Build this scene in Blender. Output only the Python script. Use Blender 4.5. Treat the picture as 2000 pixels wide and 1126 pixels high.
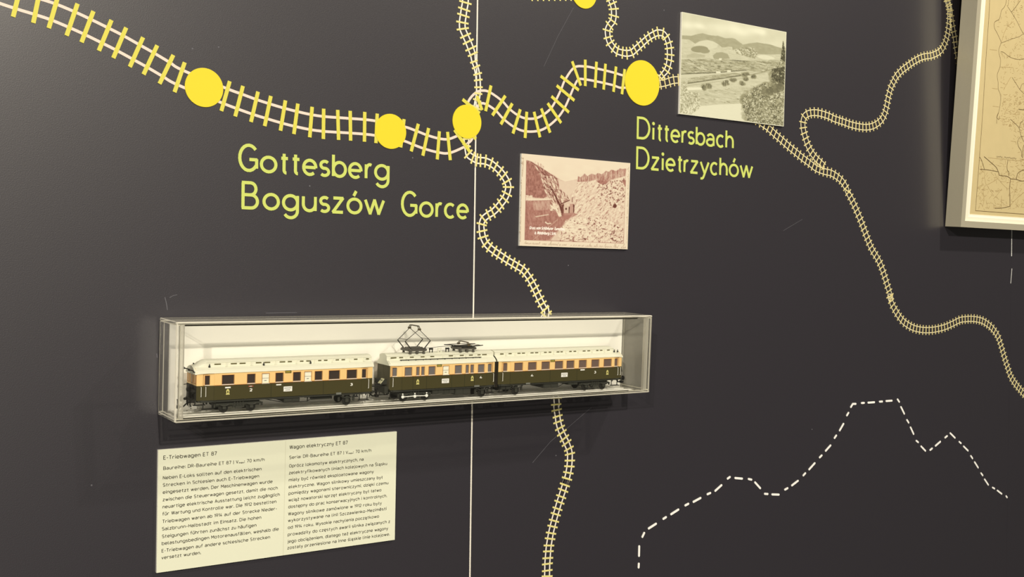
import bpy, bmesh, math, random
import numpy as np
from mathutils import Vector, Matrix

# ------------------------------------------------------------------ camera, world, lights, exposure
for _o in list(bpy.data.objects):
    bpy.data.objects.remove(_o)
SC = bpy.context.scene
COL = SC.collection
D = 1.1                      # camera to wall, metres
EYE = 1.5                    # camera height
FPX = 2154.77                # focal length for a 2000 px wide frame
CR = (0.82876521, 0.01369334, 0.55942893)     # camera axes in wall axes (right along wall, up, out of wall)
CU = (-0.00303932, 0.99979596, -0.01996976)
CF = (0.55958824, -0.01484996, -0.82863773)
def b3(v): return Vector((v[0], -v[2], v[1]))
cam_d = bpy.data.cameras.new('camera')
cam = bpy.data.objects.new('camera', cam_d); COL.objects.link(cam)
cam_d.sensor_width = 36.0; cam_d.lens = 36.0 * FPX / 2000.0; cam_d.clip_start = 0.02
_m = Matrix((b3(CR), b3(CU), -b3(CF))).transposed().to_4x4()
_m.translation = Vector((0, -D, EYE)); cam.matrix_world = _m
SC.camera = cam
SC.view_settings.view_transform = 'Standard'; SC.view_settings.look = 'None'
SC.view_settings.gamma = 1.0; SC.view_settings.use_curve_mapping = False
SC.view_settings.exposure = 0.0
wd = bpy.data.worlds.new('room_glow'); SC.world = wd; wd.use_nodes = True
wd.node_tree.nodes['Background'].inputs[0].default_value = (1.0, 0.93, 0.76, 1)
wd.node_tree.nodes['Background'].inputs[1].default_value = 0.06
def lamp(name, loc, aim, power, radius, cone=100, blend=1.0, col=(1.0, 0.91, 0.76)):
    l = bpy.data.lights.new(name, 'SPOT'); l.energy = power; l.color = col
    l.shadow_soft_size = radius; l.spot_size = math.radians(cone); l.spot_blend = blend
    o = bpy.data.objects.new(name, l); COL.objects.link(o); o.location = loc
    o.rotation_euler = (Vector(aim) - Vector(loc)).to_track_quat('-Z', 'Y').to_euler()
lamp('ceiling_spot', (-2.55, -3.40, 3.05), (0.35, 0, 1.42), 425, 0.03, cone=42, blend=.8)
lamp('ceiling_spot', (0.20, -3.40, 3.10), (1.0, 0, 1.45), 340, 0.05)
lamp('added_fill', (-0.70, -2.60, 1.25), (0.8, 0, 1.45), 55, 0.35)  # added unseen fill, lifts the shade under the railcars
lamp('ceiling_spot', (2.05, -1.35, 3.25), (1.5, 0, 1.35), 125, 0.04)

# ------------------------------------------------------------------ helpers
TINT = (1.10, 1.01, 0.82)
def lin1(c):
    c = c / 255.0
    return c / 12.92 if c <= 0.04045 else ((c + 0.055) / 1.055) ** 2.4
def alb(r, g, b, k=1.0):     # surface colour of a thing that looks r,g,b under the warm lamps
    return tuple(min(0.93, max(0.002, lin1(v) / t * k)) for v, t in zip((r, g, b), TINT))
MATS = {}
def mat(name, rgb, rough=0.6, spec=0.3, metal=0.0, grain=0.0, gscale=400.0, bump=0.0, alpha=None):
    if name in MATS: return MATS[name]
    m = bpy.data.materials.new(name); m.use_nodes = True
    nt = m.node_tree; p = nt.nodes['Principled BSDF']
    p.inputs['Base Color'].default_value = (*rgb, 1); p.inputs['Roughness'].default_value = rough
    p.inputs['Specular IOR Level'].default_value = spec; p.inputs['Metallic'].default_value = metal
    if grain or bump:
        tc = nt.nodes.new('ShaderNodeTexCoord'); nz = nt.nodes.new('ShaderNodeTexNoise')
        nz.inputs['Scale'].default_value = gscale; nz.inputs['Detail'].default_value = 3
        nt.links.new(tc.outputs['Object'], nz.inputs['Vector'])
        if grain:
            mr = nt.nodes.new('ShaderNodeMapRange'); mr.inputs['To Min'].default_value = 1 - grain; mr.inputs['To Max'].default_value = 1 + grain
            nt.links.new(nz.outputs['Fac'], mr.inputs['Value'])
            mx = nt.nodes.new('ShaderNodeVectorMath'); mx.operation = 'SCALE'; mx.inputs[0].default_value = rgb
            nt.links.new(mr.outputs[0], mx.inputs['Scale']); nt.links.new(mx.outputs[0], p.inputs['Base Color'])
        if bump:
            bp = nt.nodes.new('ShaderNodeBump'); bp.inputs['Strength'].default_value = bump; bp.inputs['Distance'].default_value = 0.0004
            nt.links.new(nz.outputs['Fac'], bp.inputs['Height']); nt.links.new(bp.outputs[0], p.inputs['Normal'])
    MATS[name] = m
    return m
def clear_mat(name, haze, haze_rgb, gloss=1.0, glow=0.0, tint=(0.985, 0.985, 0.97)):   # acrylic sheet: clear, mirror-like at a slant, a little hazy
    m = bpy.data.materials.new(name); m.use_nodes = True; nt = m.node_tree; nt.nodes.clear()
    out = nt.nodes.new('ShaderNodeOutputMaterial'); tr = nt.nodes.new('ShaderNodeBsdfTransparent'); gl = nt.nodes.new('ShaderNodeBsdfGlossy')
    df = nt.nodes.new('ShaderNodeBsdfDiffuse'); fr = nt.nodes.new('ShaderNodeFresnel'); m1 = nt.nodes.new('ShaderNodeMixShader'); m2 = nt.nodes.new('ShaderNodeMixShader')
    tr.inputs[0].default_value = (*tint, 1); gl.inputs['Roughness'].default_value = 0.02; gl.inputs[0].default_value = (gloss,) * 3 + (1,)
    df.inputs[0].default_value = (*haze_rgb, 1); 
    ge = nt.nodes.new('ShaderNodeNewGeometry'); dt = nt.nodes.new('ShaderNodeVectorMath'); dt.operation = 'DOT_PRODUCT'
    nt.links.new(ge.outputs['Normal'], dt.inputs[0]); nt.links.new(ge.outputs['Incoming'], dt.inputs[1])
    def M(op, a, b=None):
        n = nt.nodes.new('ShaderNodeMath'); n.operation = op
        for i, v in enumerate((a, b)):
            if v is None: continue
            if isinstance(v, (int, float)): n.inputs[i].default_value = v
            else: nt.links.new(v, n.inputs[i])
        return n.outputs[0]
    film = M('SUBTRACT', 1.0, M('POWER', math.e, M('DIVIDE', -haze, M('MAXIMUM', M('ABSOLUTE', dt.outputs['Value']), .02))))   # a haze film looks denser the more slanted the view
    nt.links.new(film, m1.inputs[0])
    ir = nt.nodes.new('ShaderNodeMapRange'); ir.inputs['To Min'].default_value = 1.34; ir.inputs['To Max'].default_value = 1/1.34
    nt.links.new(ge.outputs['Backfacing'], ir.inputs['Value']); nt.links.new(ir.outputs[0], fr.inputs['IOR'])      # same mirror strength from both sides of the sheet
    nt.links.new(tr.outputs[0], m1.inputs[1])
    if glow:                                           # frosted sheet: part of the light passes on through it
        tl_ = nt.nodes.new('ShaderNodeBsdfTranslucent'); tl_.inputs[0].default_value = (*haze_rgb, 1); m0 = nt.nodes.new('ShaderNodeMixShader'); m0.inputs[0].default_value = glow
        nt.links.new(df.outputs[0], m0.inputs[1]); nt.links.new(tl_.outputs[0], m0.inputs[2]); nt.links.new(m0.outputs[0], m1.inputs[2])
    else: nt.links.new(df.outputs[0], m1.inputs[2])
    nt.links.new(fr.outputs[0], m2.inputs[0]); nt.links.new(m1.outputs[0], m2.inputs[1]); nt.links.new(gl.outputs[0], m2.inputs[2])
    nt.links.new(m2.outputs[0], out.inputs[0])
    return m
def print_mat(name, rough=0.55):
    m = bpy.data.materials.new(name); m.use_nodes = True; nt = m.node_tree; p = nt.nodes['Principled BSDF']
    a = nt.nodes.new('ShaderNodeVertexColor'); a.layer_name = 'ink'
    nt.links.new(a.outputs[0], p.inputs['Base Color']); p.inputs['Roughness'].default_value = rough; p.inputs['Specular IOR Level'].default_value = 0.15
    return m

class MB:
    def __init__(s): s.v = []; s.f = []; s.mi = []
    def add(s, vs, fs, mi=0):
        n = len(s.v); s.v += [tuple(v) for v in vs]
        for f in fs: s.f.append(tuple(i + n for i in f)); s.mi.append(mi)
        return s
    def box(s, a, b, mi=0):
        x0, y0, z0 = a; x1, y1, z1 = b
        return s.add([(x0,y0,z0),(x1,y0,z0),(x1,y1,z0),(x0,y1,z0),(x0,y0,z1),(x1,y0,z1),(x1,y1,z1),(x0,y1,z1)],
              [(0,3,2,1),(4,5,6,7),(0,1,5,4),(1,2,6,5),(2,3,7,6),(3,0,4,7)], mi)
    def tube(s, pts, r, n=6, mi=0):
        pts = [Vector(p) for p in pts]; k = len(pts); vs = []
        for i, p in enumerate(pts):
            t = (pts[min(i+1, k-1)] - pts[max(i-1, 0)]).normalized()
            a = t.orthogonal().normalized() if i == 0 else (a - t * a.dot(t)).normalized()
            b = t.cross(a)
            for j in range(n):
                w = 2*math.pi*j/n; vs.append(p + a*(r*math.cos(w)) + b*(r*math.sin(w)))
        fs = [(i*n+j, i*n+(j+1)%n, (i+1)*n+(j+1)%n, (i+1)*n+j) for i in range(k-1) for j in range(n)]
        fs += [tuple(range(n))[::-1], tuple(range((k-1)*n, k*n))]
        return s.add(vs, fs, mi)
    def disc(s, c, axis, prof, n=20, mi=0):      # lathe: prof = (along axis, radius)
        c = Vector(c); ax = Vector(axis).normalized(); a = ax.orthogonal().normalized(); b = ax.cross(a); vs = []
        for h, r in prof:
            for j in range(n):
                w = 2*math.pi*j/n; vs.append(c + ax*h + a*(r*math.cos(w)) + b*(r*math.sin(w)))
        k = len(prof)
        fs = [(i*n+j, i*n+(j+1)%n, (i+1)*n+(j+1)%n, (i+1)*n+j) for i in range(k-1) for j in range(n)]
        fs += [tuple(range(n))[::-1], tuple(range((k-1)*n, k*n))]
        return s.add(vs, fs, mi)
    def mesh(s, name, mats):
        me = bpy.data.meshes.new(name); me.from_pydata([tuple(v) for v in s.v], [], s.f)
        for m in (mats if isinstance(mats, (list, tuple)) else [mats]): me.materials.append(m)
        if any(s.mi): me.polygons.foreach_set('material_index', s.mi)
        me.update(); return me
    def obj(s, name, mats, parent=None, smooth=False):
        me = s.mesh(name, mats)
        if smooth: me.polygons.foreach_set('use_smooth', [True]*len(me.polygons))
        return link(name, me, parent)
def link(name, data, parent=None, loc=None):
    o = bpy.data.objects.new(name, data); COL.objects.link(o)
    if parent: o.parent = parent
    if loc is not None: o.location = loc
    return o
def tag(o, label, cat, group=None):
    o['label'] = label; o['category'] = cat
    if group: o['group'] = group
    return o
def thing(name, loc, label, cat, group=None, rot=(0, 0, 0)):
    o = bpy.data.objects.new(name, None); COL.objects.link(o); o.location = loc; o.rotation_euler = rot
    o.empty_display_size = 0.02
    return tag(o, label, cat, group)

# where a sight line through the photograph meets a plane of the room
_CAM = np.array([0, 0, D]); _R = np.array(CR); _U = np.array(CU); _F = np.array(CF)
def sight(px, py): return _F + _R*((px-1000)/FPX) + _U*((563-py)/FPX)
def W(px, py, z=0.0):        # -> (x along wall, height) on the plane z metres out of the wall
    d = sight(px, py); t = (z - D)/d[2]; q = _CAM + t*d
    return (q[0], q[1] + EYE)

def ribbon(pts, w, closed=False, taper=None):
    P = [np.array(p, float) for p in pts]; n = len(P)
    L = []; Rr = []
    for i in range(n):
        if closed: a = P[i]-P[i-1]; b = P[(i+1)%n]-P[i]
        else: a = P[i]-P[max(i-1,0)]; b = P[min(i+1,n-1)]-P[i]
        if np.hypot(*a) < 1e-9: a = b
        if np.hypot(*b) < 1e-9: b = a
        a = a/max(np.hypot(*a),1e-12); b = b/max(np.hypot(*b),1e-12)
        na = np.array([-a[1], a[0]]); nb = np.array([-b[1], b[0]]); m = na+nb
        m = m/max(np.hypot(*m),1e-9); k = min(1/max(0.45, m@na), 1.35)
        L.append(P[i]+m*w*.5*k); Rr.append(P[i]-m*w*.5*k)
    vs = L+Rr; rng = range(n if closed else n-1)
    fs = [(i, n+i, n+(i+1)%n, (i+1)%n) for i in rng]
    return vs, fs
def flat(mb, vs, fs, y0, y1, org=(0, 0), mi=0):     # 2D shape standing on a wall-parallel plane, from y0 (back) to y1 (front, more negative)
    n = len(vs)
    V = [(v[0]-org[0], y1, v[1]-org[1]) for v in vs] + [(v[0]-org[0], y0, v[1]-org[1]) for v in vs]
    F = [tuple(f) for f in fs]; ed = {}
    for f in fs:
        for a, b in zip(f, f[1:]+f[:1]): ed[(a, b)] = 1
    F += [(b, a, a+n, b+n) for (a, b) in ed if (b, a) not in ed]
    mb.add(V, F, mi)
def catmull(P, k=8):
    P = [np.array(p, float) for p in P]; out = []
    for i in range(len(P)-1):
        p0 = P[max(i-1,0)]; p1 = P[i]; p2 = P[i+1]; p3 = P[min(i+2,len(P)-1)]
        for j in range(k):
            t = j/k; out.append(.5*((2*p1)+(-p0+p2)*t+(2*p0-5*p1+4*p2-p3)*t*t+(-p0+3*p1-3*p2+p3)*t**3))
    out.append(P[-1]); return out
def tl(s, ox, oy, pts): return [(ox+a/s, oy+b/s) for a, b in pts]    # enlarged-crop pixels -> photograph pixels

# ------------------------------------------------------------------ the wall
M_WALL = mat('satin_black_panel', (0.0255, 0.0232, 0.0310), 0.44, 0.60, grain=0.12, gscale=900, bump=0.25)
_p = M_WALL.node_tree.nodes['Principled BSDF']; _p.inputs['Coat Weight'].default_value = 0.6; _p.inputs['Coat Roughness'].default_value = 0.26
M_PLASTER = mat('white_plaster', alb(246, 238, 215), 0.8)
wall = MB().box((-1.6, 0.006, 0.0), (4.2, 0.06, 3.2)).obj('wall_back', M_PLASTER); wall['kind'] = 'structure'
SEAM1 = [W(933, 0), W(918, 1126)]; SEAM2 = [W(1978.5, 300), W(1965.5, 1126)]
def seam_x(s, z): (xa, za), (xb, zb) = s; return xa + (xb-xa)*(z-za)/(zb-za)
def panel(a, b):
    V = []
    for y in (0.0, 0.006):
        V += [(a(0), y, 0), (b(0), y, 0), (b(3.2), y, 3.2), (a(3.2), y, 3.2)]
    mb = MB().add(V, [(0,1,2,3),(7,6,5,4),(0,4,5,1),(1,5,6,2),(2,6,7,3),(3,7,4,0)])
    mb.obj('wall_panel', M_WALL, wall)
g1 = 0.00115
panel(lambda z: -1.6, lambda z: seam_x(SEAM1, z)-g1)
panel(lambda z: seam_x(SEAM1, z)+g1, lambda z: seam_x(SEAM2, z)-0.00035)
panel(lambda z: seam_x(SEAM2, z)-0.00035 + 0.0002, lambda z: 4.2)
for (ya, yb, w_) in ((440, 500, .0016), (524, 553, .0010)):    # filler showing in the right-hand joint
    a = W(1976.3, ya); b = W(1975.6 if yb < 520 else 1974, yb); mb = MB(); flat(mb, *ribbon([a, b], w_), 0.0, -0.0002); mb.obj('joint_filler', M_PLASTER, wall)
mb = MB(); flat(mb, *ribbon([(seam_x(SEAM1, .1), .1), (seam_x(SEAM1, 3.1), 3.1)], .0022), 0.006, 0.0006); mb.obj('joint_strip', mat('cream_joint', alb(250, 236, 205), 0.8), wall)
M_SCR = mat('pale_scratch', alb(104, 100, 97), 0.6)
for pts, w_ in (([(322,580),(325,592),(327,605)], .0007), ([(331,581),(338,577),(346,575)], .0005), ([(1100,840),(1075,862),(1040,903)], .0004), ([(519,611),(580,610)], .0004),
          ([(1155,795),(1105,838)], .0003), ([(1120,15),(1090,70),(1062,130)], .0003), ([(1530,450),(1567,428)], .0003), ([(306,690),(307,698)], .0008)):
    mb = MB(); flat(mb, *ribbon([W(*p) for p in pts], w_), 0.0, -0.0001); mb.obj('scratch', M_SCR, wall)
for x, y in ((179,947),(427,92),(1110,518),(1297,20),(806,308),(1086,889),(376,95),(605,363),(1318,97),(1586,838)):
    mb = MB(); c = W(x, y); mb.disc((c[0], 0, c[1]), (0,-1,0), [(0,.0009),(.0001,.0007)], 6); mb.obj('speck', M_SCR, wall)

# ------------------------------------------------------------------ printed railway lines
M_RAIL = mat('pink_cream_print', alb(240, 214, 184), 0.5)
M_RAIL2 = mat('pale_cream_print', alb(250, 234, 205), 0.5)
M_SLEEP = mat('lemon_print', alb(224, 209, 78), 0.5)
M_SLEEP2 = mat('pale_lemon_print', alb(234, 216, 128), 0.5)
M_SLEEP3 = mat('buff_lemon_print', alb(226, 205, 132), 0.5)
M_RAIL3 = mat('cream_lemon_print', alb(234, 218, 164), 0.5)
M_DOT = mat('bright_yellow_print', alb(238, 211, 42), 0.5)
_unit = {}
def sleeper(root, a, b, w, m, d=0.0005):
    key = m.name
    if key not in _unit: _unit[key] = MB().box((-.5, -1, -.5), (.5, 0, .5)).mesh('sleeper', m)
    a = np.array(a); b = np.array(b); c = (a+b)/2; v = b-a
    o = link('sleeper', _unit[key], root, (c[0]-root.location.x, 0, c[1]-root.location.z))
    o.rotation_euler = (0, -math.atan2(v[1], v[0]), 0); o.scale = (np.hypot(*v), d+1.5e-5*(len(root.children) % 7), w)
def rail(root, P, w, m, d=0.0003):
    mb = MB(); flat(mb, *ribbon(P, w), 0.0, -d, (root.location.x, root.location.z)); mb.obj('rail', m, root)
def line_root(px, label):
    x, z = W(*px); return thing('railway_line', (x, 0, z), label, 'railway line', 'railway lines printed across the wall')

BIG = [((-54-38*i, 4-13*i), (-38-38*i, -60-13*i)) for i in range(14, 0, -1)]+[((-54,4),(-38,-60)), ((-16,19),(0,-45)), ((25.4,33),(41.4,-31)), ((64.8,45),(78,-19.7)), ((95,55.2),(113.4,-8.3)), ((129.8,69.8),(151.2,7.3)), ((159,82.8),(182.2,21.9)), ((192.8,99.3),(217.5,39.3)),
 ((221,113.5),(246.2,54)), ((253.2,130.8),(279.2,73)), ((280,145.5),(306.8,88.7)), ((311.2,163.7),(338.2,107.5)), ((340.5,180),(360.5,121.8))]
BIG += list(zip(tl(8.333,420,140,[(100,640),(325,728),(582,818),(805,885),(1062,960),(1280,1015),(1538,1068),(1760,1095)]), tl(8.333,420,140,[(237,155),(452,232),(697,325),(905,395),(1143,467),(1345,520),(1577,572),(1765,602)])))
BIG += list(zip(tl(8.333,640,190,[(175,693),(370,705),(595,722),(782,745),(1185,815),(1355,880),(1545,950),(1780,1010),(1992,1022)]), tl(8.333,640,190,[(160,205),(363,220),(600,238),(803,265),(1240,355),(1472,432),(1640,500),(1815,552),(1948,562)])))
BIG += [((917,296),(887.2,253.6)), ((929,271.5),(900,240)), ((936.6,221.2),(903,194.2)), ((941,215),(931,187))]
BIG += list(zip(tl(8.333,840,160,[(900,475),(1010,545),(1148,690),(1345,840),(1543,912),(1785,900),(1950,825)]), tl(8.333,840,160,[(988,58),(1222,225),(1335,350),(1465,445),(1570,485),(1688,485),(1805,432)])))
BIG += [((1095.5,240),(1069.2,201.6))]
BIG += list(zip(tl(8.333,1040,100,[(590,995),(678,802),(750,635),(782,560),(855,568),(1015,595),(1155,625),(1315,662),(1452,700)]), tl(8.333,1040,100,[(305,735),(390,560),(455,405),(642,165),(855,138),(1038,172),(1185,205),(1357,250),(1498,292)])))
r0 = line_root((420, 180), 'wide railway line with pink rails winding across the top, through the yellow dots')
for a, b in BIG: sleeper(r0, W(*a), W(*b), .0040, M_SLEEP, .0006)
def lerp(a, b, t): return tuple(np.array(a)*(1-t)+np.array(b)*t)
for t in (.255, .745):
    px = []
    for a, b in BIG:
        if a == (929, 271.5): px += [(899,262),(905,240),(909,215),(914.4,198.4),(922.8,186.4),(932.4,179.2),(942,176.8)] if t < .5 else [(912,281),(921.6,271.6),(927,250),(926,228),(930,211),(939.6,202)]
        elif a not in ((936.6, 221.2), (941, 215)): px.append(lerp(b, a, t))
    rail(r0, catmull([W(*q) for q in px] + [W(1255, 160+(t-.5)*26)], 6), .0029, M_RAIL, .0003)

A_ = list(zip(tl(5.629,870,0,[(150,-66),(150,10),(138,80),(128,148),(117,235),(122,327),(160,420),(190,487),(218,560),(245,620),(270,692),(290,755),(305,826),(312,887),(316,960),(318,1022),(303,1086)]),
          tl(5.629,870,0,[(287,-28),(285,48),(270,127),(262,192),(252,262),(255,308),(278,365),(307,430),(337,505),(352,570),(352,663),(378,716),(398,800),(405,873),(408,958),(403,1035),(392,1118)])))
A_ += [((921,206),(938,214)), ((915,222),(936,232)), ((903,264),(922,262)), ((901,272),(921,270)), ((903,281),(919,286))]
A_ += list(zip(tl(5.629,880,260,[(150,275),(222,335),(278,366),(326,372),(375,378),(422,398),(462,425),(507,472),(540,515),(565,562),(573,590),(563,635),(543,680),(512,720),(468,772),(432,808),(387,836),(320,892),(285,985),(285,1088)]),
           tl(5.629,880,260,[(237,183),(265,205),(296,222),(328,228),(390,235),(465,268),(520,312),(580,365),(625,420),(670,497),(695,593),(672,695),(638,765),(585,835),(555,872),(490,930),(440,960),(402,992),(395,1015),(402,1062)])))
A_ += list(zip(tl(5.117,920,420,[(65,235),(108,322),(152,370),(205,412),(250,443),(300,477),(345,505),(397,538),(438,563),(483,590),(510,620),(540,660),(565,708),(592,763),(615,810),(640,868),(665,918),(695,980),(718,1034)]),
           tl(5.117,920,420,[(172,202),(185,240),(213,270),(258,305),(300,335),(347,367),(390,398),(438,425),(483,453),(537,487),(580,530),(620,590),(650,640),(678,697),(702,748),(728,805),(752,855),(778,905),(803,955)])))
n_before = len(A_)
A_ += list(zip(tl(5.63,1040,760,[(202,95),(203,170),(208,240),(222,312),(228,375),(248,452),(270,513),(300,578),(322,626),(347,680),(355,722),(353,782),(348,842),(337,905),(323,962),(302,1030)]),
           tl(5.63,1040,760,[(320,92),(315,158),(320,212),(328,277),(338,335),(353,393),(372,440),(398,497),(425,550),(450,622),(465,693),(465,780),(460,848),(448,925),(432,995),(408,1068)])))
A_ += list(zip(tl(5.745,1030,930,[(388,8),(365,73),(345,133),(323,205),(303,267),(282,342),(262,405),(242,480),(225,547),(207,625),(195,690),(182,772),(175,840),(168,917),(163,987),(163,1062),(160,1119),(160,1190)]),
           tl(5.745,1030,930,[(495,38),(473,112),(455,175),(432,245),(412,307),(390,378),(372,438),(353,510),(337,572),(320,643),(310,703),(298,773),(292,835),(287,910),(283,970),(280,1045),(280,1115),(280,1180)])))
r1 = line_root((925, 190), 'narrow railway line running down the panel joint and on behind the display case')
for a, b in A_: sleeper(r1, W(*a), W(*b), .0021, M_SLEEP2, .00045)
for t in (.27, .73): rail(r1, catmull([W(*lerp(a, b, t)) for a, b in A_], 4), .0017, M_RAIL2, .00025)

D_ = list(zip(tl(7.143,1060,0,[(868,-40),(885,22),(905,80),(918,133),(920,202),(915,248),(878,295),(835,405),(848,540),(880,640),(953,735),(1020,792),(1105,820),(1178,832),(1272,808),(1325,765),(1380,715),(1427,672),(1477,622),(1522,588),(1577,557),(1620,542),(1662,545),(1672,560),(1692,620),(1700,683),(1702,755),(1698,818),(1688,888),(1665,940),(1635,995),(1600,1040)]),
          tl(7.143,1060,0,[(990,-95),(1005,-38),(1030,22),(1058,120),(1060,242),(1035,345),(980,420),(972,448),(975,502),(995,558),(1025,602),(1060,635),(1117,650),(1165,655),(1208,655),(1252,620),(1305,572),(1353,528),(1410,480),(1460,438),(1525,400),(1590,372),(1687,388),(1768,475),(1810,577),(1828,663),(1833,772),(1828,858),(1803,958),(1775,1032),(1705,1095),(1680,1125)])))
r2 = line_root((1200, 90), 'narrow railway line looping from the top dot down to the largest yellow dot')
for a, b in D_: sleeper(r2, W(*a), W(*b), .0020, M_SLEEP2, .00047)
for t in (.27, .73): rail(r2, catmull([W(*lerp(a, b, t)) for a, b in D_], 4), .0016, M_RAIL2, .00026)

def even_line(root, px, length, gauge, spacing, ws, wr, msl, mra, skip=None, dd=0.0, start=0.0):
    P = catmull([W(*p) for p in px], 10)
    s = [0.0]
    for a, b in zip(P, P[1:]): s.append(s[-1]+np.hypot(*(b-a)))
    s = np.array(s); X = np.array([p[0] for p in P]); Z = np.array([p[1] for p in P])
    def at(t): return np.array([np.interp(t, s, X), np.interp(t, s, Z)])
    def nrm(t):
        v = at(min(t+.004, s[-1]))-at(max(t-.004, 0)); v /= np.hypot(*v); return np.array([-v[1], v[0]])
    t = spacing*.5 + start
    while t < s[-1]:
        c = at(t)
        if not (skip and skip(c)): n = nrm(t); sleeper(root, c-n*length/2, c+n*length/2, ws, msl, .00043+dd)
        t += spacing
    ts = np.linspace(0, s[-1], len(P))
    for sg in (-1, 1): rail(root, [at(q)+nrm(q)*sg*gauge/2 for q in ts], wr, mra, .00022+dd)
# short stub left of the top dot
ri = line_root((1100, -12), 'short stub of narrow railway line left of the cut-off top dot')
even_line(ri, [(1140,-13),(1110,-13),(1060,-13),(1030,-13)], .0185, .009, .0085, .002, .0016, M_SLEEP2, M_RAIL2)
# from the largest dot behind the grey photograph to the right-hand edge
ph_hide = [W(1340, 60), W(1515, 225)]
def behind_photo(c): return ph_hide[0][0] < c[0] < ph_hide[1][0] and ph_hide[1][1] < c[1] < ph_hide[0][1]+.05
F_ = [(1285,164),(1300,161),(1320,156),(1345,160),(1400,185),(1450,215)] + tl(5.632,1470,190,[(130,305),(188,352),(256,416),(310,462),(366,513),(420,560),(474,604),(526,648),(580,690),(632,728),(690,775),(745,800),(800,818),(855,830),(900,853),(950,890),(990,930),(1022,985),(1045,1035)])
F_ += tl(3.518,1620,320,[(118,178),(150,240),(180,305),(205,365),(230,430),(252,490),(275,550),(298,598),(325,640),(350,690),(370,745),(390,810),(408,870),(425,930)])
F_ += tl(5.118,1720,570,[(85,35),(100,80),(118,130),(140,172),(165,215),(200,265),(245,310),(310,350),(370,370),(440,380),(510,378),(570,368),(640,350),(720,315),(790,280),(850,270),(910,267),(970,275),(1020,290),(1070,322),(1110,357),(1145,400),(1170,440),(1190,495),(1210,560),(1230,630),(1247,690),(1268,750),(1290,820),(1315,870),(1345,915),(1382,960),(1425,1010),(1480,1075),(1540,1140)])
r3 = line_root((1620, 330), 'narrow railway line leaving the grey photograph and winding down to the right edge')
even_line(r3, F_, .0158, .0085, .0082, .0017, .0013, M_SLEEP3, M_RAIL3, behind_photo)
G_ = tl(4.329,1640,0,[(885,-60),(905,10),(918,45),(924,80),(926,120),(926,160),(923,200),(918,245),(912,285),(903,325),(890,362),(874,398),(858,422),(835,442),(808,456),(770,470),(730,475),(690,485),(650,505),(610,530),(570,560),(530,590),(500,620),(475,650),(455,690),(435,730),(420,780),(408,830),(400,880),(390,925),(380,960),(362,1000),(335,1030),(300,1055),(260,1070),(215,1075),(170,1070),(120,1060),(70,1045),(20,1025)])
G_ += tl(5.632,1470,190,[(980,265),(940,250),(895,235),(850,212),(810,197),(765,182),(710,170),(665,168),(625,174),(590,190),(566,218),(553,270),(555,335),(565,390),(580,445),(597,500),(617,550),(643,600),(675,645),(710,685),(750,722),(790,765)])
r4 = line_root((1720, 230), 'narrow railway line dropping from beside the map frame and joining the right-hand line')
even_line(r4, G_, .0158, .0085, .0080, .0017, .0013, M_SLEEP3, M_RAIL3, dd=.00003)
H_ = tl(4.329,1640,0,[(905,-60),(915,0),(925,45),(935,80),(940,120),(945,165),(952,210),(960,250),(968,295),(974,330),(980,378),(988,425),(996,470),(1006,530)])
r5 = line_root((1866, 70), 'short railway line branching down behind the left edge of the map frame')
even_line(r5, H_, .0158, .0085, .0085, .0017, .0013, M_SLEEP3, M_RAIL3, dd=.00006)

for (cx, cy, ry_px, label) in ((398.5,171,38.2,'yellow station dot at upper left, above the word Gottesberg'), (762.6,256.5,34.2,'yellow station dot in the middle of the wide line, right of the upper-left one'),
       (911.7,237.5,33,'smaller yellow station dot on the panel joint where the lines cross'), (1254,162,44.2,'largest yellow station dot beside the grey landscape photograph'), (1140.5,-14,31,'yellow station dot cut off by the top edge of the photo')):
    x, z = W(cx, cy); r = abs(W(cx, cy-ry_px)[1]-W(cx, cy+ry_px)[1])/2
    mb = MB().disc((0, 0, 0), (0, -1, 0), [(0, r), (.0008, r), (.0009, r*.995)], 56)
    o = mb.obj('station_dot', M_DOT); o.location = (x, 0, z); tag(o, label, 'dot', 'yellow station dots')

# ------------------------------------------------------------------ dashed border line
DASH = [((70,872),(69,890)),((72,785),(71,832)),((88,737),(97,718)),((120,695),(156,672)),((193,647),(206,639)),((232,624),(268,601)),((303,580),(318,572)),((344,562),(379,543)),((414,524),(428,518)),((453,507),(484,479)),
 ((515,446),(526,438)),((553,443),(587,446)),((620,448),(634,451)),((652,465),(678,494)),((701,522),(715,523)),((738,525),(771,526)),((802,501),(815,494)),((837,480),(867,457)),((894,430),(904,419)),((923,400),(951,369)),
 ((976,340),(986,330)),((1006,307),(1030,280)),((1050,243),(1059,230)),((1076,205),(1095,172)),((1112,130),(1120,117)),((1132,88),(1142,72),(1156,72)),((1186,68),(1198,67)),((1219,66),(1249,64)),((1276,61),(1289,60)),((1309,58),(1337,56)),
 ((1366,50),(1374,62)),((1383,88),(1399,121)),((1413,153),(1421,166)),((1431,190),(1446,223)),((1460,257),(1469,264)),((1484,285),(1505,307)),((1529,303),(1539,295)),((1556,282),(1580,261)),((1604,241),(1614,233)),((1630,219),(1653,242)),
 ((1675,262),(1683,269)),((1697,285),(1718,306)),((1733,333),(1741,345)),((1752,364),(1769,391)),((1784,419),(1792,430)),((1802,450),(1820,477)),((1842,491),(1851,496)),((1866,506),(1887,522)),((1910,534),(1914,540))]
M_DASH = mat('white_vinyl', (.93, .93, .90), 0.5)
x, z = W(1248, 1105)
bl = thing('border_line', (x, 0, z), 'dashed white border line zigzagging across the lower right of the wall', 'line')
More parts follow.
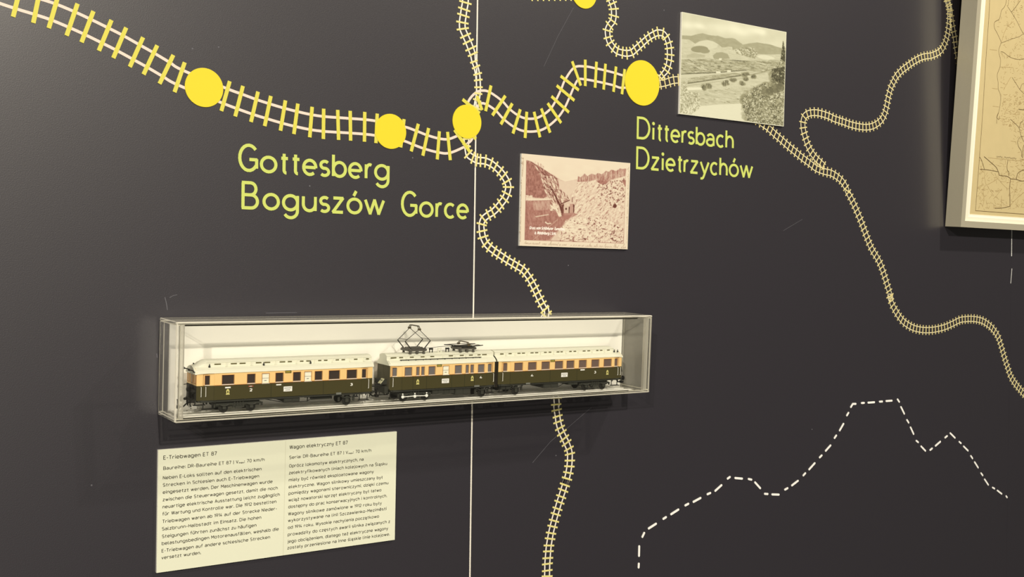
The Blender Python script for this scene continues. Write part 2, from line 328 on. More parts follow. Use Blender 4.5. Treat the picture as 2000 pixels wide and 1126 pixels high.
for seg in DASH:
    P = [np.array(W(*p)) for p in tl(2.564, 1220, 760, seg)]; w = .0030
    # rounded ends
    full = list(P); d0 = P[0]-P[1]; d0 /= np.hypot(*d0); d1 = P[-1]-P[-2]; d1 /= np.hypot(*d1)
    mb = MB(); flat(mb, *ribbon(full, w), 0.0, -.0006, (x, z))
    for c, d in ((P[0], d0), (P[-1], d1)):
        nrm = np.array([-d[1], d[0]]); arcp = [c + w/2*(nrm*math.cos(a)+d*math.sin(a)) for a in np.linspace(0, math.pi, 7)]
        flat(mb, arcp, [tuple(range(7))[::-1]], 0.0, -.0006, (x, z))
    mb.obj('dash', M_DASH, bl)

# ------------------------------------------------------------------ stroke lettering
def make_font(p, K, H, Dn, wd_=1.0):
    def arc(cx, cy, rx, ry, a0, a1, n=None):
        n = n or max(4, int(abs(a1-a0)/15)); out = []
        for i in range(n+1):
            a = math.radians(a0+(a1-a0)*i/n); c, s = math.cos(a), math.sin(a)
            out.append((cx+rx*math.copysign(abs(c)**(2/p), c), cy+ry*math.copysign(abs(s)**(2/p), s)))
        return out
    G = {}
    O = arc(.5,.5,.5,.5,90,450); KO = arc(.55,K/2,.55,K/2,90,450)
    G['o'] = [O]; G['c'] = [arc(.5,.5,.5,.5,48,312)]; G['e'] = [arc(.5,.5,.5,.5,-4,312), [(.04,.5),(.97,.5)]]
    G['a'] = [arc(.44,.62,.40,.38,150,0)+[(.84,.0)], [(.84,.57),(.42,.57)]+arc(.42,.285,.40,.285,90,270)[1:]+[(.62,.02),(.84,.2)]]
    G['b'] = [[(0,H),(0,0)], O]; G['d'] = [[(1,H),(1,0)], O]; G['q'] = [[(1,1),(1,Dn)], O]; G['p'] = [[(0,1),(0,Dn)], O]
    G['g'] = [O, [(1,1),(1,-.08)]+arc(.52,-.08,.48,-Dn-.08,0,-150)[1:]]
    G['h'] = [[(0,H),(0,0)], arc(.42,.52,.42,.48,180,0)+[(.84,0)]]; G['n'] = [[(0,1),(0,0)], arc(.42,.52,.42,.48,180,0)+[(.84,0)]]
    G['m'] = [[(0,1),(0,0)], arc(.36,.6,.36,.4,180,0)+[(.72,0)], arc(1.08,.6,.36,.4,180,0)+[(1.44,0)]]
    G['r'] = [[(0,1),(0,0)], arc(.42,.5,.42,.5,180,65)]; G['u'] = [[(0,1)]+arc(.42,.46,.42,.46,180,360)+[(.84,1)], [(.84,1),(.84,0)]]
    G['i'] = [[(0,1),(0,0)], ('dot',0,1.36,.15)]; G['j'] = [[(.2,1),(.2,-.1)]+arc(0,-.1,.2,.28,0,-90)[1:], ('dot',.2,1.36,.15)]
    G['k'] = [[(0,H),(0,0)], [(.78,1),(.02,.42)], [(.26,.6),(.82,0)]]; G['l'] = [[(0,H),(0,.2)]+arc(.24,.2,.24,.2,180,280)[1:]]
    G['s'] = [arc(.42,.745,.38,.255,40,270,14)[:-1]+arc(.40,.255,.40,.255,90,-140,14)]
    G['t'] = [[(.22,1.32),(.22,.2)]+arc(.44,.2,.22,.2,180,280)[1:], [(-.08,1),(.62,1)]]
    G['v'] = [[(0,1),(.42,0),(.84,1)]]; G['w'] = [[(0,1),(.34,0),(.64,1),(.94,0),(1.28,1)]]; G['x'] = [[(0,1),(.8,0)],[(.8,1),(0,0)]]
    G['y'] = [[(0,1),(.42,.02)], [(.84,1),(.36,-.2)]+arc(.1,-.2,.24,.25,0,-110)[1:]]; G['z'] = [[(.02,1),(.78,1),(0,0),(.8,0)]]
    G['f'] = [arc(.5,H-.3,.28,.3,70,180)+[(.22,0)], [(0,1),(.56,1)]]
    G['G'] = [arc(.6,K/2,.6,K/2,42,325), [(1.12,.16),(1.12,K*.44),(.64,K*.44)]]; G['O'] = [KO]
    G['B'] = [[(0,K),(0,0)], [(-.085,K),(.5,K)]+arc(.5,K*.76,.36,K*.24,90,-90)[1:]+[(0,K*.52)], [(.4,K*.52),(.55,K*.52)]+arc(.55,K*.26,.42,K*.26,90,-90)[1:]+[(-.085,0)]]
    G['D'] = [[(0,K),(0,0),(.4,0)]+arc(.4,K/2,.62,K/2,-90,90)[1:]+[(0,K)]]; G['E'] = [[(.78,K),(0,K),(0,0),(.8,0)], [(0,K*.52),(.68,K*.52)]]
    G['T'] = [[(0,K),(1,K)], [(.5,K),(.5,0)]]; G['R'] = [[(0,K),(0,0)], [(0,K),(.5,K)]+arc(.5,K*.75,.4,K*.25,90,-90)[1:]+[(0,K*.5)], [(.48,K*.5),(.92,0)]]
    G['V'] = [[(0,K),(.5,0),(1,K)]]; G['N'] = [[(0,0),(0,K),(.92,0),(.92,K)]]; G['L'] = [[(0,K),(0,0),(.78,0)]]
    G['S'] = [arc(.46,K*.75,.44,K*.25,35,270,14)[:-1]+arc(.46,K*.25,.46,K*.25,90,-145,14)]
    G['M'] = [[(0,0),(0,K),(.56,K*.35),(1.12,K),(1.12,0)]]; G['A'] = [[(0,0),(.52,K),(1.04,0)], [(.18,K*.33),(.86,K*.33)]]
    G['W'] = [[(0,K),(.38,0),(.74,K),(1.1,0),(1.48,K)]]; G['K'] = [[(0,K),(0,0)], [(.9,K),(.02,K*.4)], [(.32,K*.6),(.94,0)]]
    G['H'] = [[(0,K),(0,0)], [(.92,K),(.92,0)], [(0,K*.52),(.92,K*.52)]]; G['Z'] = [[(0,K),(.86,K),(0,0),(.88,0)]]; G['P'] = [[(0,0),(0,K),(.5,K)]+arc(.5,K*.73,.4,K*.27,90,-90)[1:]+[(0,K*.46)]]
    G['0'] = [arc(.42,K/2,.42,K/2,90,450)]; G['1'] = [[(0,K*.76),(.32,K),(.32,0)]]; G['2'] = [arc(.42,K*.73,.40,K*.27,165,-35)+[(.02,0),(.86,0)]]
    G['4'] = [[(.5,K),(0,K*.22),(.9,K*.22)], [(.62,K*.5),(.62,0)]]; G['7'] = [[(0,K),(.82,K),(.28,0)]]
    G['8'] = [arc(.42,K*.77,.36,K*.23,90,450), arc(.42,K*.27,.42,K*.27,90,450)]; G['9'] = [arc(.42,K*.68,.42,K*.32,0,360)+[(.84,K*.68),(.42,0)]]
    G['3'] = [arc(.4,K*.76,.36,K*.24,140,-90)[:-1]+arc(.4,K*.26,.42,K*.26,90,-140)]
    G['-'] = [[(0,.55),(.5,.55)]]; G['–'] = [[(0,.55),(.62,.55)]]; G['.'] = [('dot',0,.06,.14)]; G[','] = [[(.06,.12),(-.04,-.25)]]; G[':'] = [('dot',0,.12,.14), ('dot',0,.85,.14)]
    G['|'] = [[(0,K+.1),(0,-.25)]]; G['/'] = [[(0,-.15),(.62,K+.05)]]; G[' '] = []
    ac = lambda x: [(x-.02,1.22),(x+.17,1.58)]
    for base, new, dx in (('o','ó',.45),('c','ć',.45),('s','ś',.36)): G[new] = G[base]+[ac(dx)]
    G['í'] = [[(0,1),(0,0)], ac(0)]; G['Ś'] = G['S']+[[(.42,K+.2),(.6,K+.5)]]; G['ż'] = G['z']+[('dot',.4,1.36,.15)]
    for base, new, dx in (('a','ä',.44),('o','ö',.5),('u','ü',.42)): G[new] = G[base]+[('dot',dx-.22,1.36,.14), ('dot',dx+.22,1.36,.14)]
    og = lambda x: [(x,.0),(x-.14,-.22),(x-.02,-.36),(x+.12,-.33)]
    G['ą'] = G['a']+[og(.84)]; G['ę'] = G['e']+[og(.66)]; G['ł'] = G['l']+[[(-.22,.58),(.28,.86)]]; G['ě'] = G['e']+[[(.25,1.5),(.5,1.22),(.75,1.5)]]
    return G
def glyph_shapes(G, ch, s):
    """strokes of one letter, x unscaled, y mapped so the outer edges sit on baseline and x-height"""
    out = []
    for st in G[ch]:
        if st[0] == 'dot': out.append(('dot', st[1], s/2+st[2]*(1-s), st[3]))
        else: out.append([(x, s/2+y*(1-s)) for x, y in st])
    return out
def bounds(sh):
    X = []
    for st in sh:
        if st[0] == 'dot': X += [st[1]-.04, st[1]+.04]
        else: X += [q[0] for q in st]
    return min(X), max(X)
def draw_glyph(mb, sh, fx, fy, sw, y0, y1, org=(0, 0), mi=0):
    for si, st in enumerate(sh):
        y1 -= 2.5e-5*(si > 0)
        if st[0] == 'dot':
            cx, cy = fx(st[1], st[2]), fy(st[1], st[2]); r = sw*.72
            flat(mb, [(cx+r*math.cos(a), cy+r*math.sin(a)) for a in np.linspace(0, 2*math.pi, 11)[:-1]], [tuple(range(10))], y0, y1, org, mi)
        else:
            P = [(fx(x, y), fy(x, y)) for x, y in st]; closed = math.hypot(P[0][0]-P[-1][0], P[0][1]-P[-1][1]) < sw*.05
            if closed: P = P[:-1]
            if closed: flat(mb, *ribbon(P, sw, True), y0, y1, org, mi); continue
            runs = [[P[0]]]                     # break the stroke at sharp corners so it keeps its width there
            for i in range(1, len(P)):
                runs[-1].append(P[i])
                if i < len(P)-1:
                    a = np.subtract(P[i], P[i-1]); b = np.subtract(P[i+1], P[i]); c = a@b/max(np.hypot(*a)*np.hypot(*b), 1e-12)
                    if c < .45: runs.append([P[i]])
            for j, R in enumerate(runs):
                R = [np.array(q, float) for q in R]
                if j > 0: d = R[0]-R[1]; R[0] = R[0]+d/max(np.hypot(*d), 1e-12)*sw*.22
                if j < len(runs)-1: d = R[-1]-R[-2]; R[-1] = R[-1]+d/max(np.hypot(*d), 1e-12)*sw*.22
                flat(mb, *ribbon(R, sw), y0, y1-1.2e-5*j, org, mi)
FH = make_font(2.0, 1.72, 1.52, -.55)
FD = make_font(2.7, 1.44, 1.46, -.42)
M_HEAD = mat('lime_yellow_print', alb(208, 213, 100), 0.5)
def heading(line, xs, base, xh_px, sw_k, label, root=None):
    """xs: left/right photo pixels of each letter; base: two baseline points"""
    (ax, ay), (bx, by) = base
    wa, wb = W(ax, ay), W(bx, by); zb = lambda x: wa[1]+(wb[1]-wa[1])*(x-wa[0])/(wb[0]-wa[0])
    pxy = lambda px: ay+(by-ay)*(px-ax)/(bx-ax)
    mx_, my_, h_ = xh_px; xh = W(mx_, my_-h_)[1]-W(mx_, my_)[1]; sw = xh*sw_k
    for ch, (l, r) in zip(line, xs):
        xl = W(l, pxy(l))[0]; xr = W(r, pxy(r))[0]; sh = glyph_shapes(FH, ch, sw_k); a, b = bounds(sh)
        k = (xr-xl-sw)/(b-a) if b-a > .1 else 0
        fx = (lambda x, y: xl+sw/2+(x-a)*k) if k else (lambda x, y: (xl+xr)/2)
        zz = zb((xl+xr)/2)
        mb = MB(); draw_glyph(mb, sh, fx, lambda x, y: zz+y*xh, sw, 0.0, -.0005, (root.location.x, root.location.z))
        mb.obj('letter', M_HEAD, root)
def ms(s, ox, L): return [(ox+a/s, ox+b/s) for a, b in L]
x, z = W(484, 336)
h1 = thing('wall_lettering', (x, 0, z), 'large lime lettering Gottesberg and Boguszów Gorce below the left dots', 'lettering')
heading('Gottesberg', ms(6.25, 455, [(60,305),(325,540),(568,685),(707,825),(842,1027),(1052,1183),(1205,1388),(1402,1578),(1605,1702),(1720,1908)]), ((483.8,335.9),(715,350.8)), (600,343.4,34.0), .182, '', h1)
heading('Boguszów', ms(6.25, 455, [(85,315),(357,570),(595,803),(838,1020),(1050,1183),(1202,1357),(1382,1578),(1595,1852)]), ((485.4,408.9),(903.5,428.3)), (600,414.2,33.8), .182, '', h1)
heading('Gorce', ms(8.696, 700, [(718,998),(1025,1273),(1303,1428),(1450,1632),(1660,1872)]), ((485.4,408.9),(903.5,428.3)), (850,425.8,31.8), .182, '', h1)
x, z = W(1255, 272)
h2 = thing('wall_lettering', (x, 0, z), 'smaller lime lettering Dittersbach and Dzietrzychów under the grey photograph', 'lettering')
heading('Dittersbach', ms(8, 1230, [(105,315),(343,385),(418,510),(528,618),(632,783),(803,890),(900,1010),(1025,1175),(1187,1320),(1345,1465),(1490,1620)]), ((1255,272.5),(1424,290.6)), (1320,279.5,27.2), .175, '', h2)
heading('Dzietrzychów', ms(8, 1230, [(95,303),(325,460),(490,530),(555,710),(735,825),(836,920),(938,1068),(1088,1240),(1250,1368),(1395,1525),(1543,1700),(1713,1920)]), ((1252.5,330.9),(1456,347.75)), (1340,338.2,27.2), .175, '', h2)

# ------------------------------------------------------------------ boards: sign and photographs
def quad_board(root, corners, z, mb_name, m_face, m_edge, parent_org):
    """board whose front corners (TL, TR, BR, BL in photo pixels) lie z metres out of the wall"""
    Q = [W(px, py, z) for px, py in corners]; ox, oz = parent_org
    V = [(q[0]-ox, -z, q[1]-oz) for q in Q]+[(q[0]-ox, 0, q[1]-oz) for q in Q]
    mb = MB().add(V, [(3,2,1,0)], 0).add(V, [(4,5,6,7),(0,1,5,4),(1,2,6,5),(2,3,7,6),(3,0,4,7)], 1)
    mb.obj(mb_name, [m_face, m_edge], root); return Q
M_SIGN = mat('cream_sign', alb(234, 228, 188), 0.6, 0.2, grain=0.015, gscale=300)
M_EDGE = mat('white_foam_edge', (.93, .92, .86), 0.8)
M_INK = mat('brown_black_ink', alb(62, 56, 40), 0.7)
SZ = 0.003
x, z = W(305, 1118)
sign = thing('info_sign', (x, 0, z), 'cream two-column text sign under the left end of the display case', 'sign')
SQ = quad_board(sign, [(309,878.1),(775,842.1),(771,1053.4),(305.8,1118.2)], SZ, 'board', M_SIGN, M_EDGE, (x, z))
mb = MB(); flat(mb, *ribbon([W(558,859.5,SZ), W(553,1083.5,SZ)], .0005), -SZ, -SZ-.00005, (x, z)); mb.obj('crease', mat('crease_grey', alb(215, 207, 168), 0.7), sign)
LINES = [
 ("E-Triebwagen ET 87",110,254,508,224,1), ("Baureihe: DR-Baureihe ET 87 | V§: 70 km/h",108,330,862,268,0), ("Neben E-Loks sollten auf den elektrischen",107,400,840,338,0),
 ("Strecken in Schlesien auch E-Triebwagen",107,455,822,390,0), ("eingesetzt werden. Der Maschinenwagen wurde",106,508,922,430,0), ("zwischen die Steuerwagen gesetzt, damit die noch",105,563,960,478,0),
 ("neuartige elektrische Ausstattung leicht zugänglich",104,615,975,528,0), ("für Wartung und Kontrolle war. Die 1912 bestellten",103,668,950,580,0), ("Triebwagen waren ab 1914 auf der Strecke Nieder-",102,725,955,632,0),
 ("Salzbrunn–Halbstadt im Einsatz. Die hohen",100,780,838,697,0), ("Steigungen führten zunächst zu häufigen",100,835,802,755,0), ("belastungsbedingen Motorenausfällen, weshalb die",98,888,968,783,0),
 ("E-Triebwagen auf andere schlesische Strecken",97,943,903,843,0), ("versetzt wurden.",96,995,390,958,0),
 ("Wagon elektryczny ET 87",1047,175,1480,143,1), ("Seria: DR-Baureihe ET 87 | V§: 70 km/h",1046,248,1655,200,0), ("Oprócz lokomotyw elektrycznych, na",1045,312,1598,265,0),
 ("zelektryfikowanych liniach kolejowych na Śląsku",1043,362,1773,298,0), ("miały być również eksploatowane wagony",1042,415,1673,357,0), ("elektryczne. Wagon silnikowy umieszczany był",1041,465,1740,400,0),
 ("pomiędzy wagonami sterowniczymi, dzięki czemu",1040,515,1782,440,0), ("wciąż nowatorski sprzęt elektryczny był łatwo",1039,565,1730,493,0), ("dostępny do prac konserwacyjnych i kontrolnych.",1038,615,1772,535,0),
 ("Wagony silnikowe zamówione w 1912 roku były",1037,668,1733,590,0), ("wykorzystywane na linii Szczawienko–Meziměstí",1036,718,1770,630,0), ("od 1914 roku. Wysokie nachylenia początkowo",1035,768,1713,688,0),
 ("prowadziły do częstych awarii silnika związanych z",1034,822,1795,725,0), ("jego obciążeniem, dlatego też elektryczne wagony",1033,872,1780,778,0), ("zostały przeniesione na inne śląskie linie kolejowe.",1031,922,1793,818,0)]
def text_run(mb, F, text, x0, x1, zb, xh, s, y0, y1, org, slant=0.0, gap=.36, wk=.86, mi=0):
    items = []; cur = 0.0; i = 0
    seq = []
    for ch in text:
        if ch == '§': seq += [('m', .5), ('a', .5), ('x', .5)]
        else: seq.append((ch, 1.0))
    for ch, sc in seq:
        if ch == ' ': cur += .66; continue
        sh = glyph_shapes(F, ch, s); a, b = bounds(sh); items.append((sh, cur, a, sc)); cur += (b-a)*wk*sc + gap*(.75 if sc < 1 else 1)
    tot = cur-gap; k = (x1-x0-xh*s)/tot
    for sh, c, a, sc in items:
        draw_glyph(mb, sh, lambda x, y: x0+xh*s/2+(c+(x-a)*wk*sc)*k+slant*(y*xh), lambda x, y: zb+y*xh*sc-(.12*xh if sc < 1 else 0), xh*s*(.8 if sc < 1 else 1), y0, y1, org, mi)
for t, ax, ay, bx, by, big in LINES:
    a = W(290+ax/3.804, 830+ay/3.804, SZ); b = W(290+bx/3.804, 830+by/3.804, SZ)
    mb = MB(); text_run(mb, FD, t, a[0], b[0], (a[1]+b[1])/2, .00300 if big else .00262, .2, -SZ, -SZ-.00006, (x, z)); mb.obj('text_line', M_INK, sign)

rng = np.random.default_rng(7)
def vnoise(h, w, sy, sx):
    gy, gx = int(h/sy)+3, int(w/sx)+3; g = rng.random((gy, gx)); yy = np.arange(h)/sy; xx = np.arange(w)/sx
    y0 = yy.astype(int); x0 = xx.astype(int); fy = (yy-y0)[:, None]; fx = (xx-x0)[None]; fy = fy*fy*(3-2*fy); fx = fx*fx*(3-2*fx)
    A = g[y0][:, x0]; B = g[y0][:, x0+1]; C = g[y0+1][:, x0]; E = g[y0+1][:, x0+1]
    return (A*(1-fx)+B*fx)*(1-fy)+(C*(1-fx)+E*fx)*fy
class Pic:
    """a picture drawn as tone values 0..1 over a board, in the coordinates of an enlarged crop"""
    def __init__(s, root, corners, z, crop, w, h, org, name):
        w, h = 2*w, 2*h; s.w, s.h = w, h; s.Q = [np.array(W(px, py, z)) for px, py in corners]; s.z = z; s.root = root; s.org = org; s.crop = crop; s.name = name
        u, v = np.meshgrid(np.linspace(0, 1, w), np.linspace(0, 1, h)); s.u, s.v = u, v; s.a = np.ones((h, w))
    def uv(s, p):
        k, ox, oy = s.crop; q = np.array(W(ox+p[0]/k, oy+p[1]/k, s.z)); TL, TR, BR, BL = s.Q; u = v = .5
        for _ in range(12):
            P = (TL*(1-u)+TR*u)*(1-v)+(BL*(1-u)+BR*u)*v; du = (TR-TL)*(1-v)+(BR-BL)*v; dv = (BL-TL)*(1-u)+(BR-TR)*u
            M = np.array([[du[0], dv[0]], [du[1], dv[1]]]); e = np.linalg.solve(M, q-P); u += e[0]; v += e[1]
        return u, v
    def poly(s, pts):
        P = [s.uv(p) for p in pts]; ins = np.zeros(s.u.shape, bool); n = len(P)
        for i in range(n):
            (x1, y1), (x2, y2) = P[i], P[(i+1) % n]
            if abs(y2-y1) < 1e-9: continue
            c = ((y1 > s.v) != (y2 > s.v)) & (s.u < (x2-x1)*(s.v-y1)/(y2-y1)+x1); ins ^= c
        return ins
    def ell(s, cx, cy, rx, ry): return s.poly([(cx+rx*math.cos(a), cy+ry*math.sin(a)) for a in np.linspace(0, 6.283, 20)[:-1]])
    def seg(s, a, b, wpx):
        (x1, y1), (x2, y2) = s.uv(a), s.uv(b); ax = s.w-1; ay = s.h-1; X = s.u*ax; Y = s.v*ay; x1 *= ax; x2 *= ax; y1 *= ay; y2 *= ay
        L2 = max((x2-x1)**2+(y2-y1)**2, 1e-9); t = np.clip(((X-x1)*(x2-x1)+(Y-y1)*(y2-y1))/L2, 0, 1)
        return np.hypot(X-x1-t*(x2-x1), Y-y1-t*(y2-y1)) < wpx*1.7
    def put(s, m, tone, k=1.0): s.a = np.where(m, s.a*(1-k)+tone*k, s.a)
    def strokes(s, mask, n, ang, length, wpx, tone, jit=.3, k=.9):
        ys, xs = np.nonzero(mask)
        if not len(ys): return
        length *= 1.75; wpx *= 1.35; n = int(n*1.7)
        for _ in range(n):
            i = rng.integers(len(ys)); cx, cy = xs[i], ys[i]; a = ang+rng.normal()*jit; L = length*(.4+rng.random()); w_ = wpx*(.6+.8*rng.random())
            ca, sa = math.cos(a), math.sin(a); R = int(L+w_+2); y0, y1, x0, x1 = max(cy-R, 0), min(cy+R+1, s.h), max(cx-R, 0), min(cx+R+1, s.w)
            Y, X = np.mgrid[y0:y1, x0:x1]; t = (X-cx)*ca+(Y-cy)*sa; d = np.abs(-(X-cx)*sa+(Y-cy)*ca)
            m = (np.abs(t) < L/2) & (d < w_/2) & mask[y0:y1, x0:x1]; sub = s.a[y0:y1, x0:x1]; tt = tone+rng.normal()*.05
            s.a[y0:y1, x0:x1] = np.where(m, sub*(1-k)+tt*k, sub)
    def gauss(s, cx, cy, rx, ry, amp):
        u0, v0 = s.uv((cx, cy)); u1, _ = s.uv((cx+rx, cy)); _, v1 = s.uv((cx, cy+ry))
        s.a = s.a+amp*np.exp(-((s.u-u0)/(u1-u0))**2-((s.v-v0)/(v1-v0))**2)
    def clumps(s, mask, n, r, lo, hi):
        ys, xs = np.nonzero(mask)
        for _ in range(n):
            i = rng.integers(len(ys)); cx, cy = xs[i], ys[i]; rx = r*(.5+rng.random()); ry = rx*(.5+.6*rng.random()); R = int(max(rx, ry)+2)
            y0, y1, x0, x1 = max(cy-R, 0), min(cy+R+1, s.h), max(cx-R, 0), min(cx+R+1, s.w); Y, X = np.mgrid[y0:y1, x0:x1]
            m = ((X-cx)/rx)**2+((Y-cy)/ry)**2 < .6+.7*rng.random((y1-y0, x1-x0)); t = lo+(hi-lo)*rng.random(); sub = s.a[y0:y1, x0:x1]; s.a[y0:y1, x0:x1] = np.where(m, sub*.3+t*.7, sub)
    def build(s, lo, mid, hi, m):
        s.a = np.clip(s.a, 0, 1).reshape(s.h//2, 2, s.w//2, 2).mean((1, 3)); s.h //= 2; s.w //= 2
        s.u, s.v = np.meshgrid(np.linspace(0, 1, s.w), np.linspace(0, 1, s.h))
        g = [np.power(np.array(alb(*q)), 1/2.2) for q in (lo, mid, hi)]; a = s.a[..., None]
        c = np.power(np.where(a < .5, g[0]*(1-2*a)+g[1]*2*a, g[1]*(2-2*a)+g[2]*(2*a-1)), 2.2)
        TL, TR, BR, BL = s.Q; u = s.u[..., None]; v = s.v[..., None]; P = (TL*(1-u)+TR*u)*(1-v)+(BL*(1-u)+BR*u)*v
        n = s.w*s.h; co = np.zeros((n, 3)); co[:, 0] = P[..., 0].ravel()-s.org[0]; co[:, 2] = P[..., 1].ravel()-s.org[1]; co[:, 1] = -s.z-.00012
        i = np.arange(n).reshape(s.h, s.w); f = np.stack([i[:-1, :-1], i[1:, :-1], i[1:, 1:], i[:-1, 1:]], -1).reshape(-1, 4)
        me = bpy.data.meshes.new(s.name); me.vertices.add(n); me.vertices.foreach_set('co', co.ravel()); me.loops.add(f.size); me.loops.foreach_set('vertex_index', f.ravel())
        me.polygons.add(len(f)); me.polygons.foreach_set('loop_start', np.arange(0, f.size, 4)); me.update(calc_edges=True)
        at = me.color_attributes.new('ink', 'FLOAT_COLOR', 'POINT'); at.data.foreach_set('color', np.concatenate([c.reshape(n, 3), np.ones((n, 1))], 1).ravel())
        me.materials.append(m); link(s.name, me, s.root)
M_PRINT = print_mat('photo_print')
M_BOARD = mat('cream_photo_board', alb(236, 228, 190), 0.6)

# grey landscape photograph
BZ = .0030
x, z = W(1327, 222)
pb = thing('photo_board', (x, 0, z), 'greenish grey landscape photograph of a rail yard and hills, at the top', 'photograph')
C1 = [(1332,23.2),(1536,62.6),(1530.7,246.7),(1327,222.2)]
quad_board(pb, C1, BZ, 'board', M_BOARD, M_EDGE, (x, z))
P = Pic(pb, [(1333,24.2),(1535,63.2),(1529.8,245.5),(1328,221.2)], BZ, (4.504, 1310, 10), 236, 226, (x, z), 'print')
h, w = P.h, P.w
P.a[:] = .90+.10*(vnoise(h, w, 26, 40)-.5)+.05*(vnoise(h, w, 9, 12)-.5)
P.a[:] = .84+.05*(vnoise(h, w, 50, 70)-.5)+.04*(vnoise(h, w, 18, 24)-.5)
for e in ((150,170,70,34,.10),(255,180,55,30,.15),(130,185,60,30,.08),(430,190,90,50,.10),(560,190,60,40,.08),(620,240,80,36,.13),(740,225,80,36,.14),(800,235,50,28,.10),(500,240,120,50,.06),(900,330,120,40,.05)): P.gauss(*e)
land = [(60,420),(60,275),(100,266),(140,268),(180,271),(235,256),(280,247),(330,262),(395,272),(412,268),(440,278),(480,292),(540,290),(565,297),(590,315),(635,348),(700,335),(760,328),(830,340),(880,348),(930,366),(975,378),(1030,372),(1030,1150),(60,1150)]
mL = P.poly(land); P.put(mL, .60); P.a = np.where(mL, P.a+.07*(vnoise(h, w, 7, 14)-.5), P.a)
low = P.poly([(60,300),(110,300),(160,303),(195,325),(215,340),(250,320),(310,306),(365,314),(420,345),(450,372),(475,372),(500,365),(540,368),(545,395),(600,380),(680,372),(740,385),(760,430),(850,435),(960,432),(1030,430),(1030,1150),(60,1150)])
P.put(low, .80); P.a = np.where(low, P.a+.10*(vnoise(h, w, 4, 16)-.5)+.06*(vnoise(h, w, 2, 3)-.5), P.a)
P.put(P.ell(310,352,105,40) & low, .88, .8); P.put(P.ell(255,388,76,30), .50); P.put(P.ell(300,405,45,20), .52); P.put(P.poly([(370,445),(400,418),(450,413),(500,430),(520,470),(380,478)]), .58)
P.put(P.poly([(340,415),(360,400),(375,480),(350,480)]), .84, .7); P.put(P.poly([(140,440),(210,420),(300,440),(300,462),(140,462)]), .62, .6)
town = P.poly([(560,400),(600,378),(690,368),(745,390),(765,430),(740,470),(580,430)]); P.strokes(town, 90, 0, 5, 2.5, .93, 1.0); P.strokes(town, 90, 0, 5, 2.5, .48, 1.0)
P.put(P.poly([(755,452),(790,440),(850,443),(915,462),(905,475),(860,482),(790,470)]), .95, .8)
yard = P.poly([(60,480),(420,470),(700,490),(960,480),(960,560),(830,590),(660,575),(380,600),(60,610)]); P.put(yard, .66, .6); P.strokes(yard, 330, -.02, 24, 1.1, .48, .05, .75); P.strokes(yard, 150, -.02, 18, 1.0, .86, .05, .8); P.strokes(yard, 60, -.02, 8, 1.5, .30, .05, .8)
P.put(P.seg((92,606),(400,592),.9), .18); P.put(P.seg((400,592),(665,572),.9), .2); P.put(P.seg((540,484),(650,495),.9), .2)
P.put(P.poly([(90,612),(400,600),(700,580),(700,592),(400,620),(90,640)]), .84, .8)
P.put(P.poly([(150,645),(320,620),(560,595),(690,590),(690,612),(400,650),(150,690)]), .50, .85); P.put(P.seg((150,688),(420,648),.9), .17); P.put(P.seg((420,648),(690,606),.9), .2)
trn = P.poly([(150,640),(560,592),(690,590),(690,606),(150,684)]); P.strokes(trn, 40, -.12, 14, 1.3, .82, .06, .8)
for a, b in (((100,700),(680,615)),((100,715),(650,640)),((650,605),(900,545)),((700,625),(900,570)),((640,590),(820,560))): P.put(P.seg(a, b, .8), .62, .8)
for a, b in (((690,615),(800,590)),((800,590),(900,560))): P.put(P.seg(a, b, 1.0), .42, .8)
P.put(P.poly([(125,730),(160,722),(275,722),(275,742),(150,748)]), .97); P.put(P.poly([(495,572),(528,572),(528,586),(495,588)]), .98); P.put(P.poly([(398,582),(438,582),(438,597),(398,597)]), .96); P.put(P.poly([(425,468),(450,468),(450,480),(425,480)]), .98)
for cx, cy, rx, ry in ((330,712,36,24),(290,722,18,18),(480,685,26,26),(548,657,30,16),(655,610,32,14),(725,627,18,13),(630,690,18,20),(660,650,24,16)):
    e = P.ell(cx, cy, rx, ry); P.clumps(e, 14, 7, .34, .60); P.strokes(e, 16, 1.5, 6, 1.4, .30, .3)
fld = P.poly([(200,760),(640,720),(800,690),(800,860),(260,880)]); P.strokes(fld, 130, .02, 22, 1.3, .66, .1, .6); P.strokes(fld, 14, .02, 9, 2.2, .42, .2, .8)
P.put(P.poly([(235,890),(420,872),(680,862),(700,1000),(1000,1050),(60,1000),(60,960)]), .96, .85)
bl_ = P.poly([(85,680),(140,650),(150,760),(250,770),(262,900),(180,960),(85,950)]); P.strokes(bl_, 230, 1.4, 6, 1.8, .48, .9, .7); P.strokes(bl_, 120, 1.4, 5, 1.8, .95, .9, .8)
spire = P.poly([(988,300),(1005,400),(1015,560),(950,560),(965,470)]); P.put(spire, .62, .6); P.strokes(spire, 90, .3, 6, 3.2, .14, .8)
crown = P.poly([(880,600),(905,530),(960,500),(1015,500),(1015,1080),(690,1060),(640,940),(628,850),(650,790),(720,730),(800,690),(880,680)])
P.put(crown, .70, .6); P.clumps(crown, 190, 16, .42, .72); P.clumps(crown, 130, 10, .30, .55); P.clumps(crown, 90, 8, .72, .92)
P.strokes(crown, 520, 1.0, 4, 2.0, .30, 1.1, .7); P.strokes(crown, 330, 1.0, 3, 1.8, .92, 1.1, .8); P.strokes(crown, 200, 1.0, 3, 2.2, .10, 1.1, .9); P.clumps(P.poly([(800,760),(980,640),(1010,720),(880,800)]), 40, 10, .25, .42)
P.strokes(P.poly([(890,560),(1005,540),(1000,700),(880,650)]), 110, .8, 6, 3.2, .15, .9)
P.put(P.seg((672,935),(720,830),.9), .22); P.put(P.seg((960,980),(975,1060),.8), .3)
P.build((52, 48, 32), (150, 143, 106), (228, 221, 182), M_PRINT)

